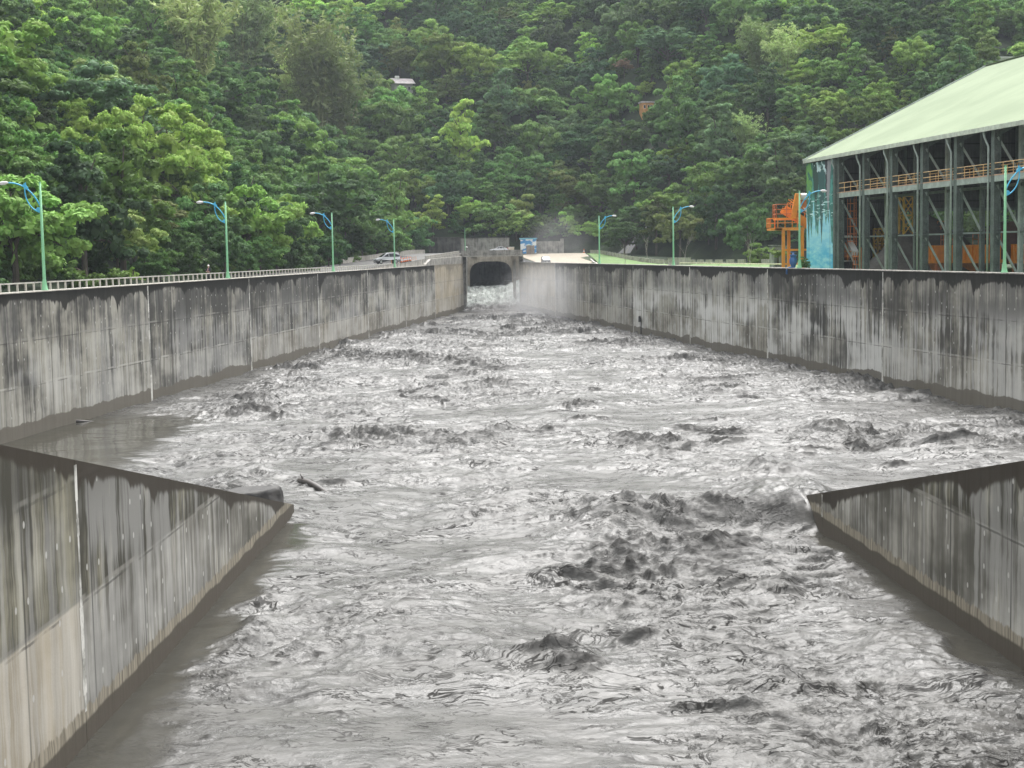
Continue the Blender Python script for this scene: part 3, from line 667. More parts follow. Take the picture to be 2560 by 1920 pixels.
for w_, nm in ((.06, 'walkway_railing'), (2.6, 'walkway_railing')):
    mb = MB()
    for z in (21.4, 22.0): mb.tube([Lp(10.6, w_, z), Lp(62, w_, z)], .045, 6)
    for a in np.arange(10.8, 62, 2.0375): mb.tube([Lp(a, w_, 20.9), Lp(a, w_, 22.0)], .04, 6)
    mb.build(nm, M_RAILO, SH)
mb = MB(); lbox(mb, 10, LA, 2.9, 3.05, 15.2, 15.4); lbox(mb, 10, LA, 2.9, 3.1, 19.8, 20.1); mb.build('tie_beam', M_STEEL, SH)
mb = MB(); lbox(mb, .2, .35, .3, 13.0, 10.6, 25.2); mb.prism([Lp(.2, 13.0, 18.9), Lp(.2, 50, 18.9), Lp(.2, 50, EZ-.6), Lp(.2, RW_, RZT-.6), Lp(.2, .3, EZ-.6), Lp(.2, .3, 25.21), Lp(.2, 13.0, 25.21)], DA*.15)
mb.build('end_cladding', M_CLAD, SH)
mb = MB(); lbox(mb, .4, LA, 50., 50.15, 18.5, EZ-.5); mb.build('rear_cladding', M_CLAD, SH)
mb = MB()
for w_ in (13, 21, 29, 37): lbox(mb, .5, .9, w_, w_+.5, 10.6, 30); 
lbox(mb, .5, .8, 13, 50, 18.6, 19.0); lbox(mb, .5, .7, 13, 50, 14.8, 15.0)
mb.build('end_frame', M_STEEL, SH)
for a in AS: MB().bar(Lp(a, .4, EZ-.7), Lp(a, RW_, RZT-.75), .3, .5).bar(Lp(a, RW_, RZT-.75), Lp(a, 50, EZ-.7), .3, .5).build('rafter', M_STEEL, SH)

# painted end panel: a hand-painted lake with dark firs mirrored in it
s = S('painted_lake_panel'); p = s.obj(); x, y, z = s.sep(p)
a_ = s.math('ADD', s.math('MULTIPLY', x, .1532), s.math('MULTIPLY', y, -.9882))
t = s.math('DIVIDE', s.math('SUBTRACT', z, 10.8), 14.6)
sk = s.mix(s.step(s.noise(s.vec(s.math('MULTIPLY', a_, .35), s.math('MULTIPLY', z, 1.1), 3), 1., 4, .6), .38, .66), (.10, .52, .78), (.36, .76, .88))
sk = s.mix(s.step(t, .16, .32, 0., .5), sk, (.46, .82, .90))
dg = s.mix(s.step(s.noise(s.vec(s.math('MULTIPLY', a_, .8), s.math('MULTIPLY', z, .8), 0), 1., 4, .6), .4, .6), (.035, .16, .14), (.08, .34, .30))
sp = s.noise(s.vec(s.math('MULTIPLY', a_, .55), 0, 5), 1., 2, .5); sp2 = s.noise(s.vec(s.math('MULTIPLY', a_, 2.6), s.math('MULTIPLY', z, .7), 9), 1., 3, .7)
edge = s.math('SUBTRACT', .66, s.math('ADD', s.math('MULTIPLY', s.step(sp, .35, .68), .40), s.math('MULTIPLY', s.math('SUBTRACT', sp2, .4), .22)))
c = s.mix(s.step(s.math('SUBTRACT', t, edge), -.02, .03), sk, dg)
# single dark fir spire and pale cliff band hanging from above
def spire(ac, wid, tb, colr, c):
    d = s.math('ABSOLUTE', s.math('SUBTRACT', a_, s.math('ADD', ac, s.math('MULTIPLY', s.math('SUBTRACT', s.noise(s.vec(0, 0, s.math('MULTIPLY', z, 1.4)), 1., 3, .7), .5), .5))))
    wd = s.math('MULTIPLY', s.math('ADD', s.math('SUBTRACT', t, tb), s.math('MULTIPLY', s.math('SUBTRACT', s.noise(p, 2.2, 3, .7), .5), .12)), wid)
    return s.mix(s.step(s.math('SUBTRACT', wd, d), 0., .06), c, colr)
c = spire(4.0, 4.2, .56, (.022, .07, .06), c); c = spire(6.0, 2.0, .24, (.03, .11, .11), c); c = spire(1.3, 2.4, .27, (.03, .17, .13), c); c = spire(8.3, 2.2, .46, (.30, .30, .33), c); c = spire(7.6, 1.1, .52, (.03, .035, .05), c)
ml = s.math('MULTIPLY', s.step(t, .62, .75), s.step(a_, 2.2, 3.0, 1., 0.)); gn = s.noise(p, .9, 3, .6)
c = s.mix(s.math('MULTIPLY', ml, s.step(gn, .42, .55)), c, (.16, .42, .08))
wl = s.math('MULTIPLY', s.math('MULTIPLY', s.step(t, .44, .52), s.step(t, .62, .72, 1., 0.)), s.step(s.noise(s.vec(s.math('MULTIPLY', a_, .5), s.math('MULTIPLY', z, 3.4), 2), 1., 3, .6), .56, .60))
c = s.mix(wl, c, (.62, .86, .88))
tp_ = s.math('MULTIPLY', s.step(t, .84, .90), s.step(s.noise(p, .7, 3, .6), .56, .60)); c = s.mix(tp_, c, (.60, .78, .80))
ln = s.step(s.math('ABSOLUTE', s.math('SUBTRACT', s.math('ABSOLUTE', s.math('SUBTRACT', a_, 5.2)), 3.75)), .03, .07, .8, 0.)
c = s.mix(ln, c, (.03, .09, .13))
s.bsdf(c, .6); M_MURAL = s.m
mb = MB(); lbox(mb, .5, 9.85, -.32, .28, 10.6, EZ-.5); mb.build('painted_panel', M_MURAL, SH)
mb = MB(); lbox(mb, 9.87, 10.4, -.28, .3, 10.6, EZ-.5); mb.build('corner_post', M_STEEL, SH)
mb = MB(); lbox(mb, .4, LA, -1.0, 50, 10.3, 10.62); mb.build('floor_slab', M_CONC, SH)

# ------------------------------------------------------------------ plant in and around the shed
def heap(px, py, Y, base, rad, seed, label):
    tip = at(px, py, Y); h = tip.z-base; n, m = 90, 40
    A, R_ = np.meshgrid(np.linspace(0, 2*math.pi, n), np.linspace(0, 1, m), indexing='ij')
    x = np.cos(A)*R_*rad; y = np.sin(A)*R_*rad
    z = h*(1-R_**.96)*(1+.05*fbm(x/1.6, y/1.6, 3, seed))-.12*np.exp(-(R_*rad/.8)**2)*h*.3+.06*fbm(x*1.5, y*1.5, 2, seed+4)
    me = mesh_np('gravel_heap', np.stack([x, y, np.maximum(z, -.1)], -1).reshape(-1, 3), grid_faces(n, m), M_GRAVEL, True)
    o = link('gravel_heap', me); o.location = (tip.x, tip.y, base); return tag(o, label, 'gravel heap')
s = S('grey_gravel'); p = s.obj(); n1 = s.noise(p, .6, 4, .6); n2 = s.noise(p, 12, 4, .7)
s.bsdf(s.mix(s.step(s.math('ADD', s.math('MULTIPLY', n1, .5), s.math('MULTIPLY', n2, .5)), .38, .62), (.11, .102, .095), (.19, .18, .168)), .95, normal=s.bump(n2, .8, .08)); M_GRAVEL = s.m
heap(2263, 566, 184, 10.62, 6.0, 2, 'smaller grey conical gravel heap in the shed behind the yellow lattice tower')
heap(2325, 528, 187, 10.62, 9.5, 6, 'tall grey conical gravel heap behind the middle bays of the shed')
# yellow lattice tower
def lattice(name, P, h, wd, dp, mat, label, cat, bays=4, rz=0):
    o = empty(name, P, rz, label, cat)
    for sx in (-1, 1):
        for sy in (-1, 1): MB().box((sx*wd/2, sy*dp/2, h/2), (.22, .22, h)).build('leg', mat, o)
    mb = MB()
    for k in range(bays):
        z0 = h*k/bays; z1 = h*(k+1)/bays
        for sy in (-1, 1):
            y = sy*dp/2; mb.bar((-wd/2, y, z0), (wd/2, y, z1), .11, .11); mb.bar((wd/2, y+.02, z0), (-wd/2, y+.02, z1), .11, .11); MB().bar((-wd/2, y, z1), (wd/2, y, z1), .16, .2).build('crossbar', mat, o)
    mb.build('lacing', mat, o); return o
q = at(2270, 660, 184); lattice('lattice_tower', (q.x, 184, 10.62), 9.6, 1.75, 1.5, M_YEL, 'yellow steel lattice tower standing inside the third bay of the shed', 'tower', 4, .1)
q = at(2200, 660, 192); lattice('lattice_tower', (q.x, 192, 10.62), 5.7, 1.2, 1.2, M_YEL, 'short yellow lattice tower in the second bay of the shed', 'tower', 3, .2)
def cage_ladder(P, z0, z1, r, label, mat):
    o = empty('caged_ladder', (P[0], P[1], z0), RZ, label, 'ladder'); h = z1-z0
    for z in np.arange(.25, h+.01, .95): MB().tube([(r*math.cos(a), r*math.sin(a), z) for a in np.linspace(0, 2*math.pi, 15)], .055, 5).build('hoop', mat, o)
    for a in np.linspace(0, 2*math.pi, 9)[:-1]: MB().bar((r*math.cos(a), r*math.sin(a), 0), (r*math.cos(a), r*math.sin(a), h), .06, .06).build('cage_strap', mat, o)
    for x in (-.25, .25): MB().bar((x, r*.8, -.3), (x, r*.8, h+.6), .07, .07).build('stile', mat, o)
    for z in np.arange(0, h, .32): MB().tube([(-.25, r*.8, z), (.25, r*.8, z)], .03, 5).build('rung', mat, o)
    return o
q = at(2130, 600, 187); cage_ladder((q.x, 187), 14.5, 20.1, .58, 'tall orange caged ladder hanging below the walkway in the first bay', M_RUSTO)
q = at(2143, 650, 183.5); cage_ladder((q.x, 183.5), 10.7, 13.4, .52, 'short orange caged ladder at floor level in the first bay', M_RUSTO)
# small work platform with white chutes
q = at(2118, 650, 188); o = empty('work_platform', (q.x, 188, 10.62), RZ, 'orange railed work platform with white metal chutes in the first bay', 'platform')
for x in (-.9, .9):
    for y in (-.9, .9): MB().bar((x*1.4, y, 0), (x, y, 1.6), .1, .1).build('leg', M_STEELL, o)
MB().box((0, 0, 1.68), (2.4, 2.4, .16)).build('deck', M_CONC, o)
mb = MB()
for (a, b) in (((-1.2, -1.2), (1.2, -1.2)), ((1.2, -1.2), (1.2, 1.2)), ((1.2, 1.2), (-1.2, 1.2)), ((-1.2, 1.2), (-1.2, -1.2))):
    for z in (2.3, 2.9): mb.tube([(*a, z), (*b, z)], .05, 6)
    for t in (0, .33, .66): mb.tube([(a[0]+(b[0]-a[0])*t, a[1]+(b[1]-a[1])*t, 1.76), (a[0]+(b[0]-a[0])*t, a[1]+(b[1]-a[1])*t, 2.9)], .045, 6)
mb.build('railing', M_ORANGE, o)
mb = MB(); mb.add([(-.5, -.3, 4.3), (.5, -.3, 4.3), (1.5, .1, 2.9), (1.2, .1, 2.3), (-.5, .5, 4.3), (.5, .5, 4.3), (1.5, .9, 2.9), (1.2, .9, 2.3)], [(0, 1, 2, 3), (4, 7, 6, 5), (0, 4, 5, 1), (1, 5, 6, 2), (2, 6, 7, 3), (3, 7, 4, 0)]); mb.build('chute', M_WHITE, o)
mb = MB(); mb.lathe([(.25, 1.8), (.55, 2.6), (.45, 3.6), (.2, 4.2)], 12); mb.build('funnel', M_RUSTO, o, True)
MB().box((-.6, 0, 4.75), (1.9, .9, .28)).build('cover', M_WHITE, o)
# orange hoppers further along
def hopper(px, Y, wd, label, dp=2.6):
    q = at(px, 650, Y); o = empty('feed_hopper', (q.x, Y, 10.62), RZ+math.pi/2*0, label, 'hopper')
    mb = MB(); mb.box((0, 0, 2.6), (wd, dp, 1.7))
    for x in np.arange(-wd/2+.2, wd/2, .85): mb.box((x, -dp/2-.06, 2.6), (.12, .12, 1.7))
    for x in np.arange(-wd/2+.2, wd/2, .85): mb.box((x, dp/2+.06, 2.6), (.12, .12, 1.7))
    for y in np.arange(-dp/2+.2, dp/2, .8): mb.box((-wd/2-.06, y, 2.6), (.12, .12, 1.7))
    mb.build('bin', M_ORANGE, o); MB().box((0, 0, 1.55), (wd+.3, dp+.4, .38)).build('rim_beam', M_ORANGE, o)
    for x in (-1, 1):
        for y in (-1, 1): MB().box((x*(wd/2-.2), y*(dp/2-.2), .68), (.24, .24, 1.36)).build('leg', M_RUSTO, o)
    mb = MB(); mb.add([(-wd/2+.4, -dp/2+.3, 1.35), (wd/2-.4, -dp/2+.3, 1.35), (wd/2-.4, dp/2-.3, 1.35), (-wd/2+.4, dp/2-.3, 1.35), (-.5, -.4, .4), (.5, -.4, .4), (.5, .4, .4), (-.5, .4, .4)], [(0, 1, 5, 4), (1, 2, 6, 5), (2, 3, 7, 6), (3, 0, 4, 7), (4, 5, 6, 7)]); mb.build('cone', M_RUSTO, o)
    mb = MB()
    for z in (4.1, 4.7): mb.tube([(-wd/2, dp/2, z), (wd/2, dp/2, z)], .05, 6)
    for x in np.linspace(-wd/2, wd/2, 6): mb.tube([(x, dp/2, 3.4), (x, dp/2, 4.7)], .045, 6)
    mb.build('railing', M_RUSTO, o); return o
hopper(2440, 172, 7.0, 'large orange ribbed hopper in the shed beside the nearest right street lamp')
hopper(2345, 176, 3.2, 'small orange hopper low in the fourth bay of the shed', 2.2)
hopper(2590, 160, 6.0, 'orange hopper at the right edge of the photo inside the shed')
q = at(2352, 620, 186); o = empty('caged_stair', (q.x, 186, 10.62), RZ, 'rust red steel stair climbing to a railed platform in the fourth bay', 'stair')
for y in (-.45, .45): MB().bar((-1.5, y, 0), (.6, y, 5.2), .12, .22).build('stringer', M_RUSTO, o)
for k in range(14): MB().box((-1.5+2.1*k/14, 0, 5.2*k/14+.2), (.28, .86, .05)).build('tread', M_RUSTO, o)
mb = MB().box((2.2, 0, 5.2), (3.4, 1.6, .16)); mb.build('landing', M_STEEL, o)
mb = MB()
for z in (5.8, 6.4): mb.tube([(.6, -.75, z), (3.8, -.75, z)], .05, 6)
for x in (.6, 1.6, 2.7, 3.8): mb.tube([(x, -.75, 5.28), (x, -.75, 6.4)], .045, 6); mb.box((x, -.7, 2.55), (.14, .14, 5.1))
mb.build('railing', M_RUSTO, o)
q = at(2520, 600, 182); o = empty('storage_drum', (q.x, 182, 10.62), 0, 'dark rust coloured round drum tank under the shed walkway at far right', 'tank')
mb = MB(); ring = [(2.6*math.cos(a), 2.6*math.sin(a)+3.6) for a in np.linspace(0, 2*math.pi, 33)[:-1]]; mb.prism([(x, -2.5, z) for x, z in ring], (0, 5, 0)); mb.build('drum', paint('dark_rust', (.12, .055, .045), .7), o)
for x in (-1.6, 1.6): MB().box((x, 0, .7), (.4, 4, 1.6)).build('cradle', M_RUSTO, o)

# orange conveyor head beside the painted panel
q = at(1972, 640, 203); CX, CY = q.x, 203.
o = empty('conveyor', (CX, CY, 10.9), 0, 'orange belt conveyor head on legs with railed platforms beside the painted panel', 'conveyor')
for (x, y) in ((-.9, -.8), (1.7, -.8), (.35, 1.9)): MB().box((x, y, 2.9), (.40, .40, 5.8)).build('leg', M_ORANGE, o)
mb = MB(); mb.bar((-1.1, -.8, 2.9), (3.6, -.8, 2.9), .2, .26); mb.bar((-1.1, -.8, 1.0), (3.6, -.8, 1.0), .2, .26); mb.build('crossbeam', M_ORANGE, o)
MB().box((-.1, .9, 5.75), (4.0, 4.4, .36)).box((-1.9, .2, 5.72), (1.6, 3.0, .28)).build('platform', M_ORANGE, o)
def rails(mb, pts, z, hts, step):
    for a, b in zip(pts[:-1], pts[1:]):
        a, b = Vector((*a, z)), Vector((*b, z)); n = max(1, round((b-a).length/step))
        for h in hts: mb.tube([a+Vector((0, 0, h)), b+Vector((0, 0, h))], .055, 6)
        for k in range(n+1): t = k/n; mb.tube([a.lerp(b, t), a.lerp(b, t)+Vector((0, 0, hts[-1]))], .06, 6)
mb = MB(); rails(mb, [(1.2, -1.3), (-2.7, -1.3), (-2.7, 1.7), (-1.6, 1.7)], 5.95, (.62, 1.25), 1.1); rails(mb, [(1.2, -1.3), (1.2, .2)], 5.95, (.62, 1.25), 1.1); mb.build('platform_railing', M_ORANGE, o)
ca, cb = Vector((-.6, .9, 8.5)), Vector((9.5, .9, 2.1))
mb = MB(); dz = Vector((0, 0, .55))
for y in (-.75, .75): MB().bar(ca+Vector((0, y, 0)), cb+Vector((0, y, 0)), .2, 1.05).build('boom_girder', M_ORANGE, o)
MB().bar(ca+dz*.4+Vector((0, 0, .1)), cb+dz*.4+Vector((0, 0, .1)), 1.2, .12).build('belt', paint('black_rubber', (.03, .03, .03), .7), o)
mb = MB()
for y in (-.95, .95):
    mb.tube([ca+Vector((.9, y, 1.3)), cb+Vector((0, y, 1.5))], .055, 6); mb.tube([ca+Vector((.9, y, .9)), cb+Vector((0, y, 1.1))], .045, 6)
    for t in np.linspace(.08, 1, 9): P_ = ca.lerp(cb, t); mb.tube([P_+Vector((0, y, .4)), P_+Vector((0, y, 1.4))], .05, 6)
mb.build('boom_railing', M_ORANGE, o)
mb = MB(); mb.bar((.5, -.2, 7.1), (1.25, -.2, 10.5), .7, .75); mb.build('head_chute', M_ORANGE, o, bevel=.08)
mb = MB(); mb.tube([(1.6, -.2, 10.1), (2.6, -.2, 10.1)], .45, 14); mb.build('motor', M_WHITE, o)
MB().box((-.3, .9, 7.1), (2.9, 2.6, .2)).build('upper_platform', M_ORANGE, o)
mb = MB(); rails(mb, [(1.0, -.4), (-1.75, -.4), (-1.75, 2.2)], 7.2, (.6, 1.2, 1.9), 1.1); mb.build('upper_railing', M_RUSTO, o)
mb = MB(); mb.box((2.6, .9, 9.0), (2.0, 1.9, 1.4)); mb.build('drive_guard', M_RUSTO, o, bevel=.08)
mb = MB(); mb.add([(1.9, -.5, 8.5), (4.2, -.5, 7.2), (4.2, 1.9, 7.2), (1.9, 1.9, 8.5), (1.9, -.5, 8.62), (4.2, -.5, 7.32), (4.2, 1.9, 7.32), (1.9, 1.9, 8.62)], [(3, 2, 1, 0), (4, 5, 6, 7), (0, 1, 5, 4), (1, 2, 6, 5), (2, 3, 7, 6), (3, 0, 4, 7)]); mb.build('cover', M_WHITE, o)
# blue pump
q = at(1983, 660, 178); o = empty('water_pump', (q.x, 178, 10.95), 0, 'blue cast iron water pump standing on the bank in front of the conveyor legs', 'pump')
M_BLUE = paint('blue_pump_paint', (.03, .13, .34), .4)
MB().lathe([(.42, 0), (.42, .12), (.2, .16), (.2, .55), (.42, .58), (.42, .68), (.24, .72), (.3, 1.0), (.46, 1.35), (.46, 1.75), (.36, 1.95), (.36, 2.15), (.42, 2.18), (.42, 2.3), (.12, 2.34), (.1, 2.55)], 16).build('casing', M_BLUE, o, True)
MB().tube([(0, 0, .75), (-.5, -.1, .75), (-.75, -.1, .5), (-.75, -.1, 0)], .16, 10).build('inlet_pipe', M_BLUE, o, True)
mb = MB(); mb.tube([(.32*math.cos(a), .32*math.sin(a), 2.62) for a in np.linspace(0, 2*math.pi, 17)], .04, 6); mb.bar((-.32, 0, 2.62), (.32, 0, 2.62), .05, .05); mb.bar((0, -.32, 2.62), (0, .32, 2.62), .05, .05); mb.build('handwheel', M_BLUE, o)
# pale pipe rail along the lawn
pts = [at(1700, 660.5, 262), at(1800, 661, 240), at(1900, 661.5, 222), at(2035, 664, 205)]
for v in pts: v.z = 11.75
mb = MB(); mb.tube(pts, .085, 6); mb.build('pipe_rail', paint('cream_pipe', (.70, .68, .45), .5)); o = bpy.context.scene.objects['pipe_rail']
tag(o, 'long pale yellow pipe rail crossing the lawn left of the conveyor', 'pipe')
po_ = [MB().tube([v-Vector((0, 0, 1.0)), v+Vector((0, 0, .02))], .06, 6).build('post', bpy.data.materials['cream_pipe'], o) for v in pts]
q = at(1949, 660, 228); o = empty('tin_hut', (q.x, 228, 10.9), .15, 'small grey corrugated tin hut beside the orange conveyor legs', 'hut')
s = S('old_tin_sheet'); p = s.obj(); x, y, z = s.sep(p); n = s.noise(s.vec(s.math('MULTIPLY', x, 3), y, s.math('MULTIPLY', z, .5)), 1., 5, .65)
s.bsdf(s.mix(s.step(n, .36, .64), (.18, .19, .18), (.36, .37, .36)), .55, .3, s.bump(s.math('SINE', s.math('MULTIPLY', x, 24.)), .5, .04)); M_TIN = s.m
MB().box((0, 0, 1.7), (2.5, 2.2, 3.4)).build('wall', M_TIN, o); MB().box((0, 0, 3.5), (2.8, 2.6, .12), M=Matrix.Rotation(.08, 3, 'Y')).build('roof', M_TIN, o); MB().box((.4, -1.13, 1.0), (.8, .06, 2.0)).build('door', M_STEEL, o)
# ------------------------------------------------------------------ street lamps
M_POLE = paint('mint_green_pole', (.26, .60, .33), .45, var=.08); M_ARM = paint('sky_blue_arm', (.075, .50, .78), .4, var=.06); M_LAMPW = paint('white_lamp_head', (.82, .80, .80), .35, var=.04)
def make_lamp():
    r = empty('street_lamp', (0, 0, 0))
    MB().lathe([(.30, 0), (.30, .05), (.24, .14), (.20, .45), (.15, .85), (.135, .95), (.125, 3), (.085, 9.0)], 14).build('pole', M_POLE, r, True)
    MB().tube([(0, 0, 8.98), (0, 0, 9.06)], .1, 10).build('pole_cap', M_POLE, r)
    def bez(P, n=16):
        P = [Vector((p[0], 0, p[1])) for p in P]; out = []
        for i in range(n+1):
            t = i/n; Q = P[:]
            while len(Q) > 1: Q = [a.lerp(b, t) for a, b in zip(Q[:-1], Q[1:])]
            out.append(Q[0])
        return out
    MB().tube(bez([(.06, 7.05), (.55, 8.15), (1.3, 9.0), (2.62, 9.02)]), .062, 8).build('arm', M_ARM, r, True)
    MB().tube(bez([(.06, 6.5), (.95, 6.8), (1.32, 7.7), (1.25, 8.62)]), .055, 8).build('lower_arm', M_ARM, r, True)
    mb = MB(); mb.prism([(.95, -.03, 8.46), (1.5, -.03, 8.76), (1.14, -.03, 9.06), (1.12, -.03, 8.78), (.98, -.03, 8.64)], (0, .06, 0)); mb.build('fin', M_ARM, r)
    mb = MB(); mb.prism([(.07, -.03, 6.55), (.40, -.03, 6.72), (.38, -.03, 6.86), (.25, -.03, 6.96), (.07, -.03, 6.92)], (0, .06, 0)); mb.build('gusset', M_ARM, r)
    mb = MB(); mb.tube([(2.55, 0, 9.02), (2.75, 0, 9.02), (3.05, 0, 9.0), (3.3, 0, 8.96), (3.36, 0, 8.95)], [.06, .13, .15, .11, .04], 10); h = mb.build('lamp_head', M_LAMPW, r, True)
    MB().box((3.02, 0, 8.86), (.42, .2, .06)).build('lens', paint('lamp_lens', (.7, .7, .68), .2), h)
    return r
lamp0 = make_lamp()
LL = ['leftmost green street lamp, rising behind the railing near the left edge', 'left bank street lamp beside the standing person', 'left bank street lamp in front of dark trees, third from the left', 'left bank street lamp standing in front of the silver minivan']
RL = ['nearest right bank street lamp in front of the open shed bays', 'right bank street lamp in front of the orange conveyor', 'right bank street lamp beside the low concrete wall block', 'far right bank street lamp on the grass bank near the ramp']
GL = 'green street lamps along the flood walls'
first = True
for (Ys_, side, labs) in (((125, 176, 230, 280), -1, LL), ((126, 175, 230, 282), 1, RL)):
    for Yv, lb in zip(Ys_, labs):
        o = lamp0 if first else copy_tree(lamp0); first = False
        x = float(xl(Yv))-.45 if side < 0 else float(xr(Yv))+.45
        o.location = (x, Yv, TOP+.1); o.rotation_euler = (0, 0, math.pi+.11 if side < 0 else .16); tag(o, lb, 'street lamp', GL)
# ------------------------------------------------------------------ railing along the left wall
M_RAILW = paint('pale_railing_concrete', (.46, .45, .40), .7)
post_me = None
spans = [(80, 125.6), (126.4, 175.6), (176.4, 229.6), (230.4, 279.6), (280.4, 311)]
RLAB = ['pale railing span left of the leftmost street lamp', 'pale railing span between the two nearest left street lamps', 'pale railing span right of the standing person', 'pale railing span below the concrete road barrier and minivan', 'farthest pale railing span beside the orange cones']
for (a, b), lb in zip(spans, RLAB):
    xa_, xb2 = float(xl(a))-.75, float(xl(b))-.75; r = empty('railing', (xa_, a, TOP+.05), 0, lb, 'railing', 'railing spans along the left flood wall')
    d = Vector((xb2-xa_, b-a, 0)); n = int(d.length/1.57)
    MB().bar((0, 0, .72), d+Vector((0, 0, .72)), .14, .11).build('top_rail', M_RAILW, r)
    for k in range(n+1):
        if post_me is None:
            po_ = MB().box((0, 0, .34), (.13, .13, .68)).build('post', M_RAILW, r); post_me = po_.data
        else: po_ = link('post', post_me, r)
        po_.location = d*((k+.3)/(n+.6)); po_.rotation_euler = (0, 0, -.113)
# ------------------------------------------------------------------ guard walls of the left road
M_GUARD = conc('pale_guard_wall', (.27, .255, .22), (.50, .475, .42), sc=1.2)
def guard(name, pts, h, th, label, mat=M_GUARD, cap=True, cat='wall'):
    o = empty(name, pts[0], 0, label, cat); P0 = Vector(pts[0]); mb = MB(); cp = MB()
    for a, b in zip(pts[:-1], pts[1:]):
        a, b = Vector(a)-P0, Vector(b)-P0; r = (b-a).cross(Vector((0, 0, 1))).normalized()*th/2
        mb.add([a-r, a+r, b+r, b-r, a-r+Vector((0, 0, h)), a+r+Vector((0, 0, h)), b+r+Vector((0, 0, h)), b-r+Vector((0, 0, h))], [(0, 1, 2, 3), (4, 7, 6, 5), (0, 4, 5, 1), (1, 5, 6, 2), (2, 6, 7, 3), (3, 7, 4, 0)])
        cp.bar(a+Vector((0, 0, h+.04)), b+Vector((0, 0, h+.04)), th+.06, .08)
    mb.build('wall_body', mat, o)
    if cap: cp.build('coping', M_CONC, o)
    return o
gp = []
for Yv, off in ((290, 12.6), (306, 12.7), (322, 12.8), (345, 12.9), (368, 12.4), (383, 11)): gp.append((float(xl(Yv))-off, Yv, float(road_l(Yv))-.3))
guard('guard_wall', gp, 1.25, .35, 'pale concrete guard wall along the far side of the road behind the minivan')
gp = [(float(xl(Yv))-1.0, Yv, float(road_l(Yv))-.25) for Yv in (318, 335, 352, 366)]
guard('guard_wall', gp, .75, .3, 'low concrete guard wall along the near road edge by the bridge')
# right side: row of separate guard blocks along the road above the grass bank
blk0 = None; k = 0
path = [(21.3, 392), (27, 352), (33, 318), (41, 299), (52, 282), (60, 271)]
seg = []
for a, b in zip(path[:-1], path[1:]):
    a, b = Vector((*a, 0)), Vector((*b, 0)); n = int((b-a).length/3.0)
    for i in range(n): seg.append((a.lerp(b, (i+.5)/n), math.atan2((b-a).y, (b-a).x)))
BLAB = 'one of the pale guard blocks spaced in a row along the grass bank'
for p_, rz in seg:
    z = float(ground_z(p_.x, p_.y))
    if blk0 is None:
        blk0 = tag(MB().box((0, 0, .45), (1.9, .45, .9)).box((0, 0, .93), (2.0, .5, .1)).build('guard_block', M_GUARD, bevel=.03), BLAB, 'guard block', 'pale guard blocks along the grass bank'); o = blk0
    else: o = blk0.copy(); C.objects.link(o)
    o.location = (p_.x, p_.y, z-.05); o.rotation_euler = (0, 0, rz)
q = at(1698, 660, 296); o = empty('low_wall', (q.x, 296, 10.9), -.1, 'low pale concrete wall block beside the lamp on the right bank', 'wall')
MB().box((0, 0, .75), (4.5, .6, 1.5)).build('wall_body', M_CONCL, o); MB().box((0, 0, 1.55), (4.7, .8, .12)).build('coping', M_CONC, o)
gp = [(19.7, 396, 13.4), (19.6, 372, 12.4), (19.5, 345, 11.2), (19.4, 322, 10.8)]
guard('kerb_wall', gp, .45, .35, 'low tan kerb wall between the concrete ramp and the grass bank', M_CONCL, False, 'kerb')

